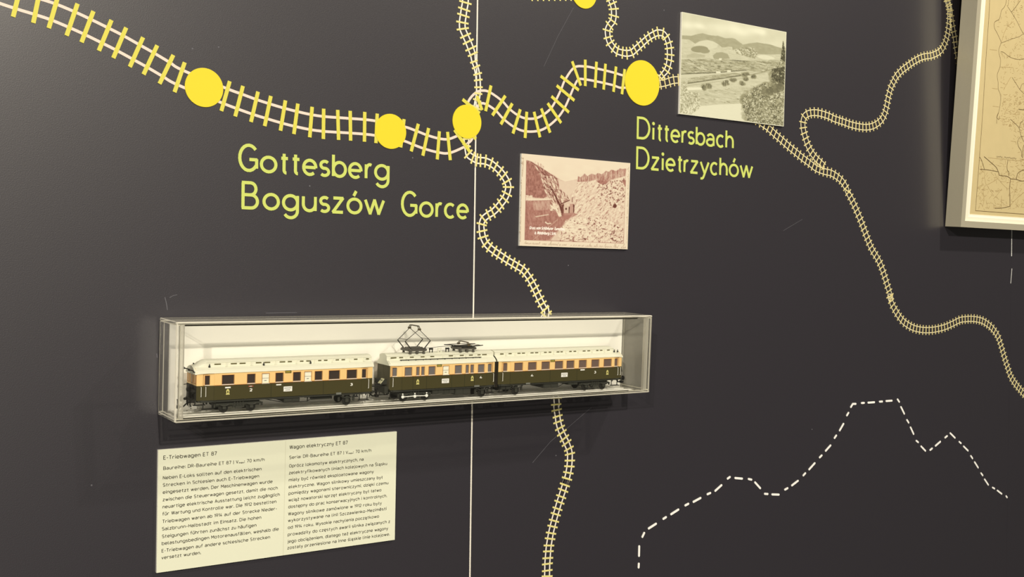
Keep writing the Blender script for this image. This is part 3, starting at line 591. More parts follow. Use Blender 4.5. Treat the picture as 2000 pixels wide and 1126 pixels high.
# sepia quarry photograph
x, z = W(1014, 480)
sb = thing('photo_board', (x, 0, z), 'sepia postcard photograph of a rocky railway cutting with handwritten margins', 'photograph')
C2 = [(1019,299.5),(1231,318.4),(1225.7,486.5),(1015,479.6)]
M_BOARD2 = mat('pink_cream_board', alb(232, 214, 178), 0.6)
quad_board(sb, C2, BZ, 'board', M_BOARD2, M_EDGE, (x, z))
P = Pic(sb, [(1019.8,300.3),(1230.2,319.2),(1225,485.7),(1015.8,478.8)], BZ, (5.36, 1000, 290), 260, 214, (x, z), 'print')
h, w = P.h, P.w
P.a[:] = .97+.03*(vnoise(h, w, 20, 30)-.5)
frame_ = P.poly([(150,122),(1195,210),(1168,992),(132,957)])
valley = P.poly([(150,122),(205,135),(260,170),(330,215),(380,255),(440,275),(500,320),(560,345),(640,330),(690,320),(690,345),(1000,340),(1190,290),(1170,992),(132,957)])
P.put(valley, .86); P.a = np.where(valley, P.a+.10*(vnoise(h, w, 8, 8)-.5), P.a)
P.put(P.poly([(470,330),(560,350),(680,330),(680,420),(600,490),(520,470),(490,400)]), .90, .8)
hill = P.poly([(150,122),(205,135),(260,170),(330,215),(440,285),(480,320),(470,330),(400,330),(330,330),(260,190)]); P.put(hill, .58)
P.a = np.where(hill, P.a+.25*(vnoise(h, w, 4, 4)-.5), P.a); P.strokes(hill, 60, .9, 8, 1.6, .2, .3, .8)
dark = P.poly([(150,125),(235,175),(290,270),(330,380),(340,440),(370,500),(330,520),(145,505)]); P.put(dark, .46); P.a = np.where(dark, P.a+.22*(vnoise(h, w, 10, 4)-.5)+.12*(vnoise(h, w, 3, 3)-.5), P.a)
slope = P.poly([(250,185),(330,280),(440,290),(480,330),(500,420),(570,480),(600,520),(520,600),(440,580),(380,520),(340,430),(300,300)])
P.put(slope, .80, .7); P.strokes(slope, 200, 1.1, 9, 1.4, .97, .18, .85); P.strokes(slope, 150, 1.1, 9, 1.3, .22, .18, .85)
P.strokes(P.poly([(235,120),(340,180),(330,215),(230,150)]), 12, 1.57, 9, .9, .6, .05)
left = P.poly([(145,545),(400,540),(430,590),(480,620),(500,700),(640,690),(400,957),(132,957)]); P.put(left, .50); P.a = np.where(left, P.a+.18*(vnoise(h, w, 12, 4)-.5)+.12*(vnoise(h, w, 3, 3)-.5), P.a)
P.strokes(P.poly([(220,545),(400,545),(400,640),(230,650)]), 130, 1.45, 12, 1.2, .72, .12, .6)
P.strokes(P.poly([(140,485),(215,490),(215,545),(140,545)]), 40, .2, 6, 2, .95, .6)
P.put(P.poly([(145,525),(250,528),(430,522),(430,533),(240,540),(145,536)]), .98)
tip = P.poly([(400,590),(430,560),(470,600),(500,640),(525,710),(490,715),(460,650),(400,650)]); P.put(tip, .8, .6); P.strokes(tip, 90, 1.1, 7, 1.8, .2, .5); P.strokes(tip, 80, 1.1, 7, 1.8, .98, .5)
rocks = P.poly([(690,350),(880,320),(1000,345),(1190,295),(1168,990),(520,970),(480,900),(640,700),(660,560),(620,500)])
P.put(rocks, .92); P.a = np.where(rocks, P.a+.10*(vnoise(h, w, 6, 6)-.5), P.a)
P.strokes(rocks, 700, -.85, 8, 1.0, .70, .18, .7); P.strokes(rocks, 260, -.85, 7, 1.2, .26, .2, .85); P.strokes(rocks, 520, -.85, 11, 1.5, .97, .18, .8)
r2_ = P.poly([(880,330),(1000,345),(1190,300),(1180,620),(1060,620),(900,520)]); P.strokes(r2_, 110, -.7, 6, 2.4, .16, .9, .85); P.strokes(r2_, 130, -.6, 7, 2.6, .96, .9, .9)
r3_ = P.poly([(520,820),(640,720),(900,700),(1168,820),(1168,990),(500,970)]); P.strokes(r3_, 120, -.5, 7, 2.4, .16, .8, .85); P.strokes(r3_, 190, -.5, 9, 3.0, .96, .8, .9)
P.strokes(P.poly([(560,740),(800,730),(780,850),(520,850)]), 80, 0, 9, 2.5, .97, .2)
P.put(P.poly([(880,335),(960,325),(1010,345),(980,375),(920,370)]), .40, .8); P.put(P.poly([(1150,330),(1190,330),(1190,400),(1165,370)]), .42, .8); P.put(P.ell(1075,600,20,22), .18)
fo = P.poly([(685,350),(690,290),(720,300),(760,262),(790,290),(830,262),(870,275),(900,255),(940,270),(985,232),(1010,245),(1040,222),(1090,235),(1130,207),(1160,215),(1194,207),(1190,290),(1120,310),(1000,345),(880,325),(800,345)])
P.put(fo, .68); P.strokes(fo, 230, 1.57, 12, 1.2, .36, .04, .7); P.strokes(fo, 130, 1.57, 12, 1.1, .85, .04, .7); P.put(P.seg((985,250),(975,320),.8), .9)
P.put(P.poly([(1020,330),(1190,285),(1190,300),(1060,345)]), .98, .7)
for a, b, ww in (((400,395),(445,480),1.4),((445,480),(500,590),1.7),((500,590),(530,690),2.4),((500,585),(600,540),1.3),((632,515),(630,560),.9)): P.put(P.seg(a, b, ww), .14)
P.put(P.poly([(515,590),(545,580),(545,710),(520,710)]), .22); P.put(P.poly([(540,602),(592,598),(594,672),(542,675)]), .82); P.put(P.ell(566,630,9,11), .08); P.put(P.poly([(605,578),(640,575),(640,675),(600,675)]), .66); P.put(P.poly([(640,578),(654,590),(650,668),(640,672)]), .12); P.put(P.poly([(592,610),(604,605),(600,675),(592,675)]), .12)
P.put(P.poly([(530,675),(650,672),(690,690),(600,730),(520,730)]), .5, .8)
P.put(P.seg((250,712),(380,690),1.2), .9); P.put(P.seg((350,770),(372,785),1.6), .95); P.put(P.seg((372,785),(405,782),1.4), .95)
for a, b in (((640,690),(395,952)),((480,738),(385,820)),((385,820),(220,955))): P.put(P.seg(a, b, .9), .72, .9)
P.put(~frame_ & (P.v > .02), .97)
ed_ = frame_ & ~P.poly([(154,128),(1190,214),(1163,986),(137,951)]); P.put(ed_ & valley, .40, .6)
P.build((70, 30, 20), (168, 116, 96), (232, 214, 176), M_PRINT)
M_INKW = mat('cream_caption', alb(248, 232, 205), 0.6); M_INKB = mat('faded_brown_ink', alb(176, 146, 112), 0.6)
for t, a, b, xh in (("Gruss vom Schönhuter Tunnelbau", (178,850), (548,852), .0029), ("b. Waldenburg i. Schl.", (232,898), (458,903), .0029)):
    pa = W(1000+a[0]/5.36, 290+a[1]/5.36, BZ); pbb = W(1000+b[0]/5.36, 290+b[1]/5.36, BZ); mb = MB()
    text_run(mb, FD, t, pa[0], pbb[0], (pa[1]+pbb[1])/2, xh, .24, -BZ-.0001, -BZ-.0002, (x, z), slant=.35); mb.obj('caption', M_INKW, sb)
def scribble(mb, a, b, amp, z_, org, n, w_, seed, dirv=None):
    rr = random.Random(seed); A = np.array(W(*a, z_)); B = np.array(W(*b, z_)); d = B-A; L = np.hypot(*d); d /= L; nn = np.array([-d[1], d[0]])
    t = 0.0; pts = []
    while t < L:
        hgt = amp*(1.5 if rr.random() < .12 else .45)*(.6+rr.random()*.6); hh = hgt if len(pts) % 2 else -.15*amp*rr.random(); pts.append(A+d*(t+.5*hh)+nn*hh)
        t += L/n*(.6+.8*rr.random())
        if rr.random() < .12:
            if len(pts) > 2: flat(mb, *ribbon(catmull(pts, 3), w_), -z_-.0001, -z_-.00018, org)
            pts = []; t += L/n*1.2
    if len(pts) > 2: flat(mb, *ribbon(catmull(pts, 3), w_), -z_-.0001, -z_-.00018, org)
for (a, b, amp, n, sd) in (((1017,475.5),(1222,484.2),.0036,190,1),((1020.5,345),(1022.8,307),.0024,40,2),((1016.5,472),(1019.2,350),.0013,110,3),((1224.3,482),(1228,325),.0013,120,4)):
    mb = MB(); scribble(mb, a, b, amp, BZ, (x, z), n, .00035, sd); o = mb.obj('handwriting', M_INKB, sb)

# ------------------------------------------------------------------ framed map leaning out of the wall
MT = math.radians(3.503); MX, MZ0, MD = 1.44806588*D, 0.07664212*D+EYE, 0.0285
_mo = np.array([1.44806588*D, 0.07664212*D, .00165]); _mn = np.array([0, -math.sin(MT), math.cos(MT)]); _me = np.array([0, math.cos(MT), math.sin(MT)])
def MP(px, py, depth):       # photo pixel -> (along, up) on the plane lying depth metres above the back of the frame
    o = _mo+_mn*depth; d = sight(px, py); t = ((o-_CAM)@_mn)/(d@_mn); q = _CAM+t*d-o; return (q[0], q@_me)
mp = thing('framed_map', (MX, -.00165, MZ0), 'tan railway map in a grey box frame with cream mount, at right edge', 'map', rot=(MT, 0, 0))
M_FRAME = mat('grey_frame', alb(214, 200, 162), 0.42, 0.4, 0.4, grain=0.06, gscale=700, bump=.1); M_MOUNT = mat('cream_mount', alb(250, 236, 196), 0.8)
M_MOUNT2 = mat('ivory_mount', alb(252, 240, 206), 0.8)
FWD, FHT = .50, .66
mb = MB()                     # four mitred sides of the box frame
fw = .0102
def mitre(mb, o0, o1, i0, i1, y0, y1, mi=0):      # outer rect o0-o1, inner rect i0-i1, ring between depths
    O = [(o0[0],o0[1]),(o1[0],o0[1]),(o1[0],o1[1]),(o0[0],o1[1])]; I = [(i0[0],i0[1]),(i1[0],i0[1]),(i1[0],i1[1]),(i0[0],i1[1])]
    V = [(p[0], y1, p[1]) for p in O+I]+[(p[0], y0, p[1]) for p in O+I]; F = []
    for k in range(4):
        j = (k+1) % 4; F += [(k, j, 4+j, 4+k), (8+k, 12+k, 12+j, 8+j), (k, 8+k, 8+j, j), (4+k, 4+j, 12+j, 12+k)]
    mb.add(V, F, mi)
mitre(mb, (0, 0), (FWD, FHT), (fw, fw), (FWD-fw, FHT-fw), 0, -MD); mb.obj('frame', M_FRAME, mp)
mb = MB(); mitre(mb, (fw, fw), (FWD-fw, FHT-fw), (.0235, .0175), (FWD-.024, FHT-.02), -.012, -MD+.0035); mb.obj('mount', M_MOUNT, mp)
mb = MB(); mitre(mb, (.0235, .0175), (FWD-.024, FHT-.02), (.0285, .0215), (FWD-.028, FHT-.025), -.012, -MD+.0048); mb.obj('mount', M_MOUNT2, mp)
M_TAN = mat('tan_map_paper', alb(210, 186, 128), 0.8, 0.1, grain=0.05, gscale=60)
MPD = .0225
MB().box((.012, -MPD, .012), (FWD-.012, 0, FHT-.012)).obj('map_sheet', M_TAN, mp)
M_LINE = mat('dark_brown_line', alb(92, 66, 30), 0.8); M_LINE2 = mat('faint_brown_line', alb(156, 124, 70), 0.8)
def mline(mb, pts, w_, lv=0): flat(mb, *ribbon([MP(px, py, MPD) for px, py in pts], w_), -MPD, -MPD-.00006-lv*2e-5)
mb = MB(); mline(mb, [(1935.6,-60), (1932.2,20), (1925.5,118), (1919,225), (1910,348), (1905.2,411.2), (2000,418), (2060,422.6)], .0009)
mb.obj('border_rule', M_LINE, mp)
A4 = lambda L: tl(4.893, 1860, 0, L)
B4 = lambda L: tl(4.694, 1840, 220, L)
mb = MB()
for i, (L, w_) in enumerate(((A4([(512,-40),(515,20),(495,70),(470,100),(455,165),(440,190),(404,212),(402,265),(430,320),(462,390),(465,412),(445,470),(448,520),(460,570),(455,640),(432,700),(430,740),(437,790),(438,850),(455,890),(462,950),(448,1050),(428,1120),(424,1180)]), .0011),
   (A4([(465,412),(520,390),(580,368),(640,350),(680,325),(760,330)]), .0009), (A4([(462,495),(490,500),(540,540),(590,560),(640,568),(700,560)]), .0010), (A4([(530,65),(560,110),(610,190),(650,270),(680,325)]), .0009),
   (A4([(650,5),(610,60),(575,105),(560,112)]), .0010), (A4([(540,-20),(535,40),(525,62)]), .0007), (A4([(570,738),(610,800),(645,855),(690,900)]), .0008), (A4([(690,795),(665,805),(648,850)]), .0007),
   (B4([(625,58),(665,95),(705,140),(720,200),(748,265)]), .0009), (B4([(745,70),(720,95),(708,140)]), .0010), (B4([(515,0),(500,40),(520,62),(528,30)]), .0006), (B4([(690,265),(712,225),(748,215)]), .0006), (B4([(690,265),(700,310),(725,350),(730,400),(740,410)]), .0008), (B4([(760,280),(742,320),(740,405)]), .0010),
   (B4([(385,402),(440,450),(495,500),(520,555),(530,575),(590,580),(628,605)]), .0011), (B4([(345,517),(420,523),(510,540)]), .0010), (B4([(345,405),(365,445),(388,520)]), .0007), (B4([(604,430),(595,480),(597,525),(612,545),(610,580)]), .0008),
   (B4([(628,605),(680,610),(720,625),(760,622)]), .0011), (B4([(628,605),(618,680),(620,760),(622,855)]), .0010), (B4([(622,857),(550,872),(482,875)]), .0009), (B4([(680,610),(690,560),(720,535),(760,520)]), .0009), (A4([(632,1042),(690,1050)]), .0008))):
    mline(mb, catmull(L, 3), w_*.72, i)
mb.obj('railway_network', M_LINE, mp)['kind'] = 'stuff'
mb = MB(); rr = random.Random(5)
for i, L in enumerate((B4([(392,525),(388,590),(400,650),(460,740),(475,765)]), B4([(520,595),(470,630),(415,660)]), B4([(400,660),(375,700),(385,800),(370,865)]), B4([(630,840),(700,770),(750,730)]), B4([(690,650),(680,700),(660,740)]), B4([(545,700),(500,760),(470,790)]), B4([(545,760),(543,890)]),
   A4([(470,400),(490,330),(520,260),(585,205)]), A4([(455,640),(580,645),(590,690)]), A4([(560,735),(520,800),(490,860)]), A4([(520,240),(560,265)]), B4([(420,412),(500,420),(690,440),(760,432)]), B4([(540,640),(600,700),(620,690)]))):
    mline(mb, L, .0005, i % 4)
mb.obj('branch_line', M_LINE2, mp)['kind'] = 'stuff'
mb = MB()
def scatter(n, reg, amin, amax, w_):
    k = 0
    while k < n:
        px = rr.uniform(reg[0], reg[2]); py = rr.uniform(reg[1], reg[3])
        if not reg[4](px, py): continue
        k += 1; a = rr.choice((0, 0, 0, .6, -.7, 1.3, -1.2))+rr.gauss(0, .12); L = rr.uniform(amin, amax); c, s_ = math.cos(a)*L/2*.75, math.sin(a)*L/2
        pts = [(px-c, py-s_)]; m_ = max(2, int(L/1.6))
        for q in range(1, m_+1):
            f = q/m_; pts.append((px-c+2*c*f+rr.gauss(0, .3), py-s_+2*s_*f+rr.gauss(0, .45)))
        mline(mb, pts, .00038, k % 5)
coast = lambda y: np.interp(y, [-10, 20, 42, 55, 85, 97, 130, 145, 175, 195, 215, 225, 240, 250, 262, 270], [1965, 1963, 1943, 1947, 1955, 1951, 1953, 1948, 1949, 1955, 1953, 1946, 1950, 1968, 1985, 1998])
scatter(620, (1945, -60, 2060, 262, lambda a, b: a > coast(b)+3), 2.5, 7, 0)
scatter(260, (1950, 185, 2040, 262, lambda a, b: a > coast(b)+2), 3, 6, 0)
scatter(330, (1907, 308, 2050, 408, lambda a, b: a > 1912-(b-308)*.06), 3, 11, 0)
scatter(14, (1975, 262, 2000, 306, lambda a, b: True), 3, 7, 0)
for (px, py, L) in ((1940,97.5,14),(1943,173,11),(1945,208,12),(1979,276,10)): mline(mb, [(px-L/2, py-.8), (px+L/2, py+.8)], .0005)
o = mb.obj('place_names', M_LINE2, mp); o['kind'] = 'stuff'
mb = MB(); a = MP(1946, 305.5, MPD); b = MP(1985, 309.5, MPD)
for i in range(13):
    f = (i+.5)/13; cx = a[0]+(b[0]-a[0])*f; cz = a[1]+(b[1]-a[1])*f; wv = (b[0]-a[0])/13*.62
    if i in (4,): continue
    for (x0, z0, x1, z1) in ((-.5,-1,-.5,1), (.5,-1,.5,1), (-.5,(i % 3)-1,.5,(i % 3)-1)): flat(mb, *ribbon([(cx+x0*wv, cz+z0*.0010), (cx+x1*wv, cz+z1*.0010+.00001)], .0005), -MPD, -MPD-.0001-i*1e-6)
mb.obj('map_title', M_LINE, mp)

# ------------------------------------------------------------------ acrylic display case
TAU = math.radians(2.152); CX, CZ0, CY = .29167439*D, -.13236214*D+EYE, .0022
CL_, CH_, CD_ = .5933, .0962, .0549
_co = np.array([CX, -.13236214*D, CY]); _cn = np.array([0, -math.sin(TAU), math.cos(TAU)]); _ce = np.array([0, math.cos(TAU), math.sin(TAU)])
def CP(px, py, zmm):         # photo pixel -> (x, height) in millimetres in the case, on the plane zmm in front of its back
    o = _co+_cn*(zmm*.001); d = sight(px, py); t = ((o-_CAM)@_cn)/(d@_cn); q = _CAM+t*d-o; return (q[0]*1000, q@_ce*1000)
case = thing('display_case', (CX, -CY, CZ0), 'long clear acrylic display case holding the model train, tipped slightly forward', 'case', rot=(TAU, 0, 0))
A_CLEAR = clear_mat('clear_acrylic', 0.002, (.8, .78, .7)); A_SIDE = clear_mat('side_acrylic', 0.02, (.75, .72, .62)); A_END = clear_mat('end_acrylic', 0.16, (.70, .68, .60))
A_TOP = clear_mat('refraction_haze_acrylic', 0.045, (.62, .60, .50)); A_EDGE = clear_mat('edge_highlight_acrylic', 0.75, (.88, .85, .74)); A_POST = clear_mat('glued_acrylic_corner', 0.5, (.62, .60, .54))  # painted: top haze for light refracted in the slab, pale edge for highlights
M_DARK_REFL = mat('painted_dark_reflection', (.012, .010, .006), .4)  # painted dark strips standing in for internal reflection of the dark room
mm = .001
def cbox(a, b): return (tuple(v*mm for v in (a[0], -b[2], a[1])), tuple(v*mm for v in (b[0], -a[2], b[1])))     # (x, up, out) mm -> local box
def sheet(name, a, b, m, bev=.7):
    lo, hi = cbox(a, b); bm = bmesh.new(); bmesh.ops.create_cube(bm, size=1)
    for v in bm.verts: v.co = Vector([(l+h_)/2+c*(h_-l) for l, h_, c in zip(lo, hi, v.co)])
    bmesh.ops.bevel(bm, geom=bm.edges[:], offset=bev*mm, segments=1, affect='EDGES')
    for f in bm.faces: f.normal_update(); f.material_index = 0 if max(abs(c) for c in f.normal) > .99 else 1
    me = bpy.data.meshes.new(name); bm.to_mesh(me); bm.free(); me.materials.append(m); me.materials.append(A_EDGE); return link(name, me, case)
L_, H_c, D_c = CL_*1000, CH_*1000, CD_*1000
sheet('front_panel', (0, 0, D_c-3), (L_, H_c, D_c), A_CLEAR, 1.1)
sheet('top_panel', (0, H_c-3, 0), (L_, H_c, D_c-3), A_TOP, .6)
sheet('bottom_panel', (0, 0, 0), (L_, 3, D_c-3), A_SIDE, .6)
sheet('end_panel', (0, 3, 0), (4.5, H_c-3, D_c-3), A_SIDE, .6)
sheet('end_panel', (L_-4.5, 3, 0), (L_, H_c-3, D_c-3), A_END, .6)
for xa in (4.5, L_-8.5): MB().box(*cbox((xa, 3, D_c-7.5), (xa+4.0, H_c-3, D_c-3.1))).obj('corner_post', A_POST, case)
MB().box(*cbox((9, H_c-4.3, D_c-5.0), (L_-22, H_c-3.05, D_c-3.1))).obj('dark_reflection_strip', M_DARK_REFL, case)
MB().box(*cbox((9, 3.02, D_c-4.2), (L_-32, 3.7, D_c-3.1))).obj('dark_reflection_strip', M_DARK_REFL, case)
M_BACK = mat('white_back_board', (.93,.92,.88), 0.7, .2); M_FLOOR = clear_mat('frosted_floor_sheet', .20, (.95, .93, .84), glow=.4)
MB().box(*cbox((9.2, 3.05, .6), (L_-4.6, 90.5, 2.2))).obj('back_board', M_BACK, case)
MB().box(*cbox((9.2, 3.05, 2.3), (L_-22, 3.9, D_c-5))).obj('floor_board', M_FLOOR, case)
for zc in (18.7, 35.3): MB().box(*cbox((10, 3.9, zc-.9), (L_-27, 4.4, zc+.9))).obj('guide_strip', M_BACK, case)
for zc in (8, 46): MB().box(*cbox((10, 3.9, zc-2.2), (L_-24, 4.25, zc+2.2))).obj('guide_strip', M_BACK, case)

# ------------------------------------------------------------------ model railcars
M_CREAM = mat('cream_paint', (.93, .64, .285), .45, .35); M_GREEN = mat('bottle_green_paint', alb(66, 59, 29, 1.2), .4, .4); M_ROOF = mat('ivory_roof_paint', alb(224, 216, 184, 1.2), .55, .3)
M_BLACK = mat('black_chassis', alb(46, 45, 36, 1.35), .55, .35); M_DARK = mat('dark_fitting', alb(34, 32, 26), .6, .3); M_BROWN = mat('brown_window_trim', alb(150, 92, 40, 1.35), .5)
M_PANE = mat('smoky_window', alb(66, 54, 46), .12, .6); M_BLIND = mat('frosted_window', alb(238, 226, 186, 1.35), .4); M_WHITE = mat('white_marking', alb(250, 244, 224, 1.35), .6)
M_CREST = mat('gold_crest', alb(222, 206, 120), .6); M_RED = mat('red_marking', alb(176, 70, 50), .6); M_GREYM = mat('grey_metal', alb(120, 118, 104), .4, .5); M_STEEL = mat('bright_metal', alb(235, 226, 196, 1.35), .35, .5)
M_PLATE = mat('dark_destination_board', alb(84, 74, 22), .6); M_GOLD = mat('yellow_board_text', alb(205, 180, 70), .6)
FLOOR = 4.45; ZC = 27.0; HW = 16.6; BELT = 28.1; EAVE = 40.4; SOLE = 13.7     # heights above the floor strips
def car_pt(x, y, z): return (x*mm, y*mm, z*mm)
def wall_run(mb, xa, xb, ya, yb, z0, z1, holes, s, depth=1.0):
    """side wall from xa to xb with window openings; y runs ya..yb (half width), s = -1 viewer side, +1 far side"""
    hs = [h for h in holes if h[0] > xa-.01 and h[2] < xb+.01]
    xs = sorted({xa, xb, *[h[0] for h in hs], *[h[2] for h in hs]}); zs = sorted({z0, z1, *[h[1] for h in hs], *[h[3] for h in hs]})
    Y = lambda x: s*(ya+(yb-ya)*(x-xa)/(xb-xa))
    for x0, x1 in zip(xs, xs[1:]):
        for a, b in zip(zs, zs[1:]):
            cx, cz = (x0+x1)/2, (a+b)/2
            if any(h[0] < cx < h[2] and h[1] < cz < h[3] for h in hs): continue
            V = [car_pt(x0, Y(x0), a), car_pt(x1, Y(x1), a), car_pt(x1, Y(x1), b), car_pt(x0, Y(x0), b)]; mb.add(V, [(0,1,2,3) if s < 0 else (3,2,1,0)])
    for h in hs:
        c = [(h[0],h[1]),(h[2],h[1]),(h[2],h[3]),(h[0],h[3])]
        V = [car_pt(x, Y(x), z) for x, z in c]+[car_pt(x, Y(x)-s*depth, z) for x, z in c]; mb.add(V, [(k, 4+k, 4+(k+1)%4, (k+1)%4) for k in range(4)])
def ring(mb, h, y, w_, d):       # thin raised frame around an opening
    x0, z0, x1, z1 = h
    for a in ((x0-w_, z0-w_, x1+w_, z0), (x0-w_, z1, x1+w_, z1+w_), (x0-w_, z0, x0, z1), (x1, z0, x1+w_, z1)):
        mb.box(car_pt(a[0], min(y, y+d), a[1]), car_pt(a[2], max(y, y+d), a[3]))
def roof_section(c, wsc, drop):
    base = [(17.3,EAVE-.2),(17.0,41.2),(14.6,43.4),(11.2,45.3)]; top = [(9.7,46.0),(9.7,49.4),(10.1,49.8),(7.2,51.3),(3.6,52.1),(0,52.4)]; low = [(9.7,46.0),(8.6,46.5),(7.6,46.9),(5.6,47.5),(3,47.9),(0,48.0)]
    h = base+[(a[0]*c+b[0]*(1-c), a[1]*c+b[1]*(1-c)) for a, b in zip(top, low)]
    h = [(y*wsc, z-drop) for y, z in h]; return [(-y, z) for y, z in h]+[(y, z) for y, z in h[-2::-1]]
def wheelset_face(mb, x, s, r=5.0):
    mb.disc(car_pt(x, s*9.4, r), (0, s, 0), [(0, r*mm), (.9*mm, r*mm), (1.0*mm, r*.82*mm), (.7*mm, r*.78*mm), (.8*mm, r*.3*mm), (1.8*mm, r*.22*mm)], 18)
def make_car(name, label, x0, L, wins, vl, vr, hood, slots, bumps, knobs, pane=None, group='model railcars in the display case'):
    ox = CX+x0*mm; base = np.array([0, FLOOR, ZC])     # origin in case axes (mm)
    p = _co+_ce*FLOOR*mm+_cn*ZC*mm
    t = thing(name, (ox, -p[2], p[1]+EYE), label, 'model railcar', group, (TAU, 0, 0))
    xl, xr = vl, L-vr
    H_up = [h[1:] for h in wins]
    up, lo = MB(), MB()
    for s in (-1, 1):
        for xa, xb, ya, yb in ((0, xl, 14.6, HW-.5), (xl, xr, HW, HW), (xr, L, HW-.5, 14.6)):
            wall_run(up, xa, xb, ya, yb, BELT, EAVE+.6, H_up, s); wall_run(lo, xa, xb, ya, yb, SOLE, BELT, [], s)
    for x_, e in ((0, 14.6), (L, 14.6), (xl, HW), (xr, HW)):
        prof = [(-e, BELT), (e, BELT), (e, EAVE+.6), (e*.66, 45), (0, 47.6), (-e*.66, 45), (-e, EAVE+.6)]
        (up if not ((x_ == 0 and 'l' not in hood) or (x_ == L and 'r' not in hood)) else lo).add([car_pt(x_, y, z) for y, z in prof], [tuple(range(7))])
        lo.add([car_pt(x_, y, z) for y, z in ((-e, SOLE), (e, SOLE), (e, BELT), (-e, BELT))], [(0, 1, 2, 3)])
    up.obj('upper_body', M_CREAM, t); lo.obj('lower_body', M_GREEN, t)
    # waist rail
    wr_ = MB()
    for s in (-1, 1): wr_.box(car_pt(xl, min(s*HW, s*(HW+.25)), BELT-.25), car_pt(xr, max(s*HW, s*(HW+.25)), BELT+.25))
    wr_.obj('waist_rail', M_BROWN, t)
    for kind, a, b, c, d in wins:
        cx = (a+c)/2; half = HW if xl < cx < xr else (14.6+(HW-.5-14.6)*(cx/xl if cx < xl else (L-cx)/(L-xr)))
        mf = MB(); mpn = MB()
        for s in (-1, 1):
            ring(mf, (a, b, c, d), s*half, .38, s*.22); mpn.box(car_pt(a, min(s*(half-.9), s*(half-.6)), b), car_pt(c, max(s*(half-.9), s*(half-.6)), d))
        f = mf.obj('window_frame', M_BROWN, t); mpn.obj('window_pane', M_BLIND if kind == 'w' else (pane or M_PANE), f)
        sl = MB()
        for s in (-1, 1): sl.box(car_pt(a-.3, min(s*half, s*(half+.45)), b-.75), car_pt(c+.3, max(s*half, s*(half+.45)), b-.2))
        sl.obj('window_sill', M_STEEL, f)
        if kind == 'w':
            bb = MB(); bb.box(car_pt(a+.1, -half+.55, (b+d)/2-.2), car_pt(c-.1, -half+.4, (b+d)/2+.1)); bb.box(car_pt(cx-1.2, -half+.52, b+1.9), car_pt(cx+1.2, -half+.35, b+2.5)); bb.obj('window_bar', M_GREYM, f)
        if kind == 'd':
            dr = MB(); ring(dr, (a-1.6, BELT+.5, c+1.6, d+1.0), -half, .25, -.15); dr.obj('door_outline', M_BROWN, t)
    # roof
    xs = [-1.6, -.2, 3, 7, 11, 15]+list(np.linspace(22, L-22, 6))+[L-15, L-11, L-7, L-3, L+.2, L+1.6]; rows = []
    for x_ in xs:
        dl = max(0, min(1, (x_+1.6)/13)); drr = max(0, min(1, (L+1.6-x_)/13)); c = 1.0
        sm = lambda q: q*q*(3-2*q)
        if 'l' in hood: c = min(c, sm(max(0, min(1, (x_-1)/11))))
        if 'r' in hood: c = min(c, sm(max(0, min(1, (L-1-x_)/11))))
        e = min(dl, drr); rows.append([car_pt(x_, y, z) for y, z in roof_section(c, .87+.13*sm(e), 1.2*(1-e)**2 if (('l' in hood and dl < drr) or ('r' in hood and drr <= dl)) else 0)])
    n = len(rows[0]); mb = MB(); mb.add([v for r_ in rows for v in r_], [(i*n+j, i*n+j+1, (i+1)*n+j+1, (i+1)*n+j) for i in range(len(rows)-1) for j in range(n-1)]+[tuple(range(n)), tuple(range((len(rows)-1)*n, len(rows)*n))[::-1]])
    ro = mb.obj('roof', M_ROOF, t)
    for a, b in slots:
        mb = MB()
        for s in (-1, 1): mb.box(car_pt(a, min(s*9.5, s*9.95), 47.6), car_pt(b, max(s*9.5, s*9.95), 48.7))
        mb.obj('vent_slot', M_PLATE, ro)
    for a in bumps:
        mb = MB()
        for s in (-1, 1): mb.box(car_pt(a-.55, min(s*9.6, s*10.5), 46.2), car_pt(a+.55, max(s*9.6, s*10.5), 49.6)); mb.box(car_pt(a-1.3, min(s*9.9, s*11.2), 45.6), car_pt(a+1.3, max(s*9.9, s*11.2), 46.1))
        mb.obj('roof_bracket', M_ROOF, ro)
    for a in knobs:
        mb = MB()
        for s in (-1, 1): mb.disc(car_pt(a, s*11.0, 45.4), (0, 0, 1), [(0, 1.0*mm), (1.4*mm, .9*mm), (2.0*mm, .45*mm), (3.2*mm, .4*mm), (3.4*mm, .05*mm)], 8)
        mb.obj('roof_lantern', M_DARK, ro)
    mb = MB(); mb.box(car_pt(1.5, -14.2, SOLE-2.0), car_pt(L-1.5, 14.2, SOLE))
    for s in (-1, 1):
        mb.box(car_pt(4, min(s*13.6, s*15.2), SOLE-2.2), car_pt(L-4, max(s*13.6, s*15.2), SOLE+.2))
        for k in range(6): xx = 18+k*(L-36)/5; mb.box(car_pt(xx-1, min(s*14, s*16.0), SOLE-1.0), car_pt(xx+1, max(s*14, s*16.0), SOLE+.1))
    mb.obj('underframe', M_BLACK, t)
    return t
def half_at(x, L, vl, vr): return HW
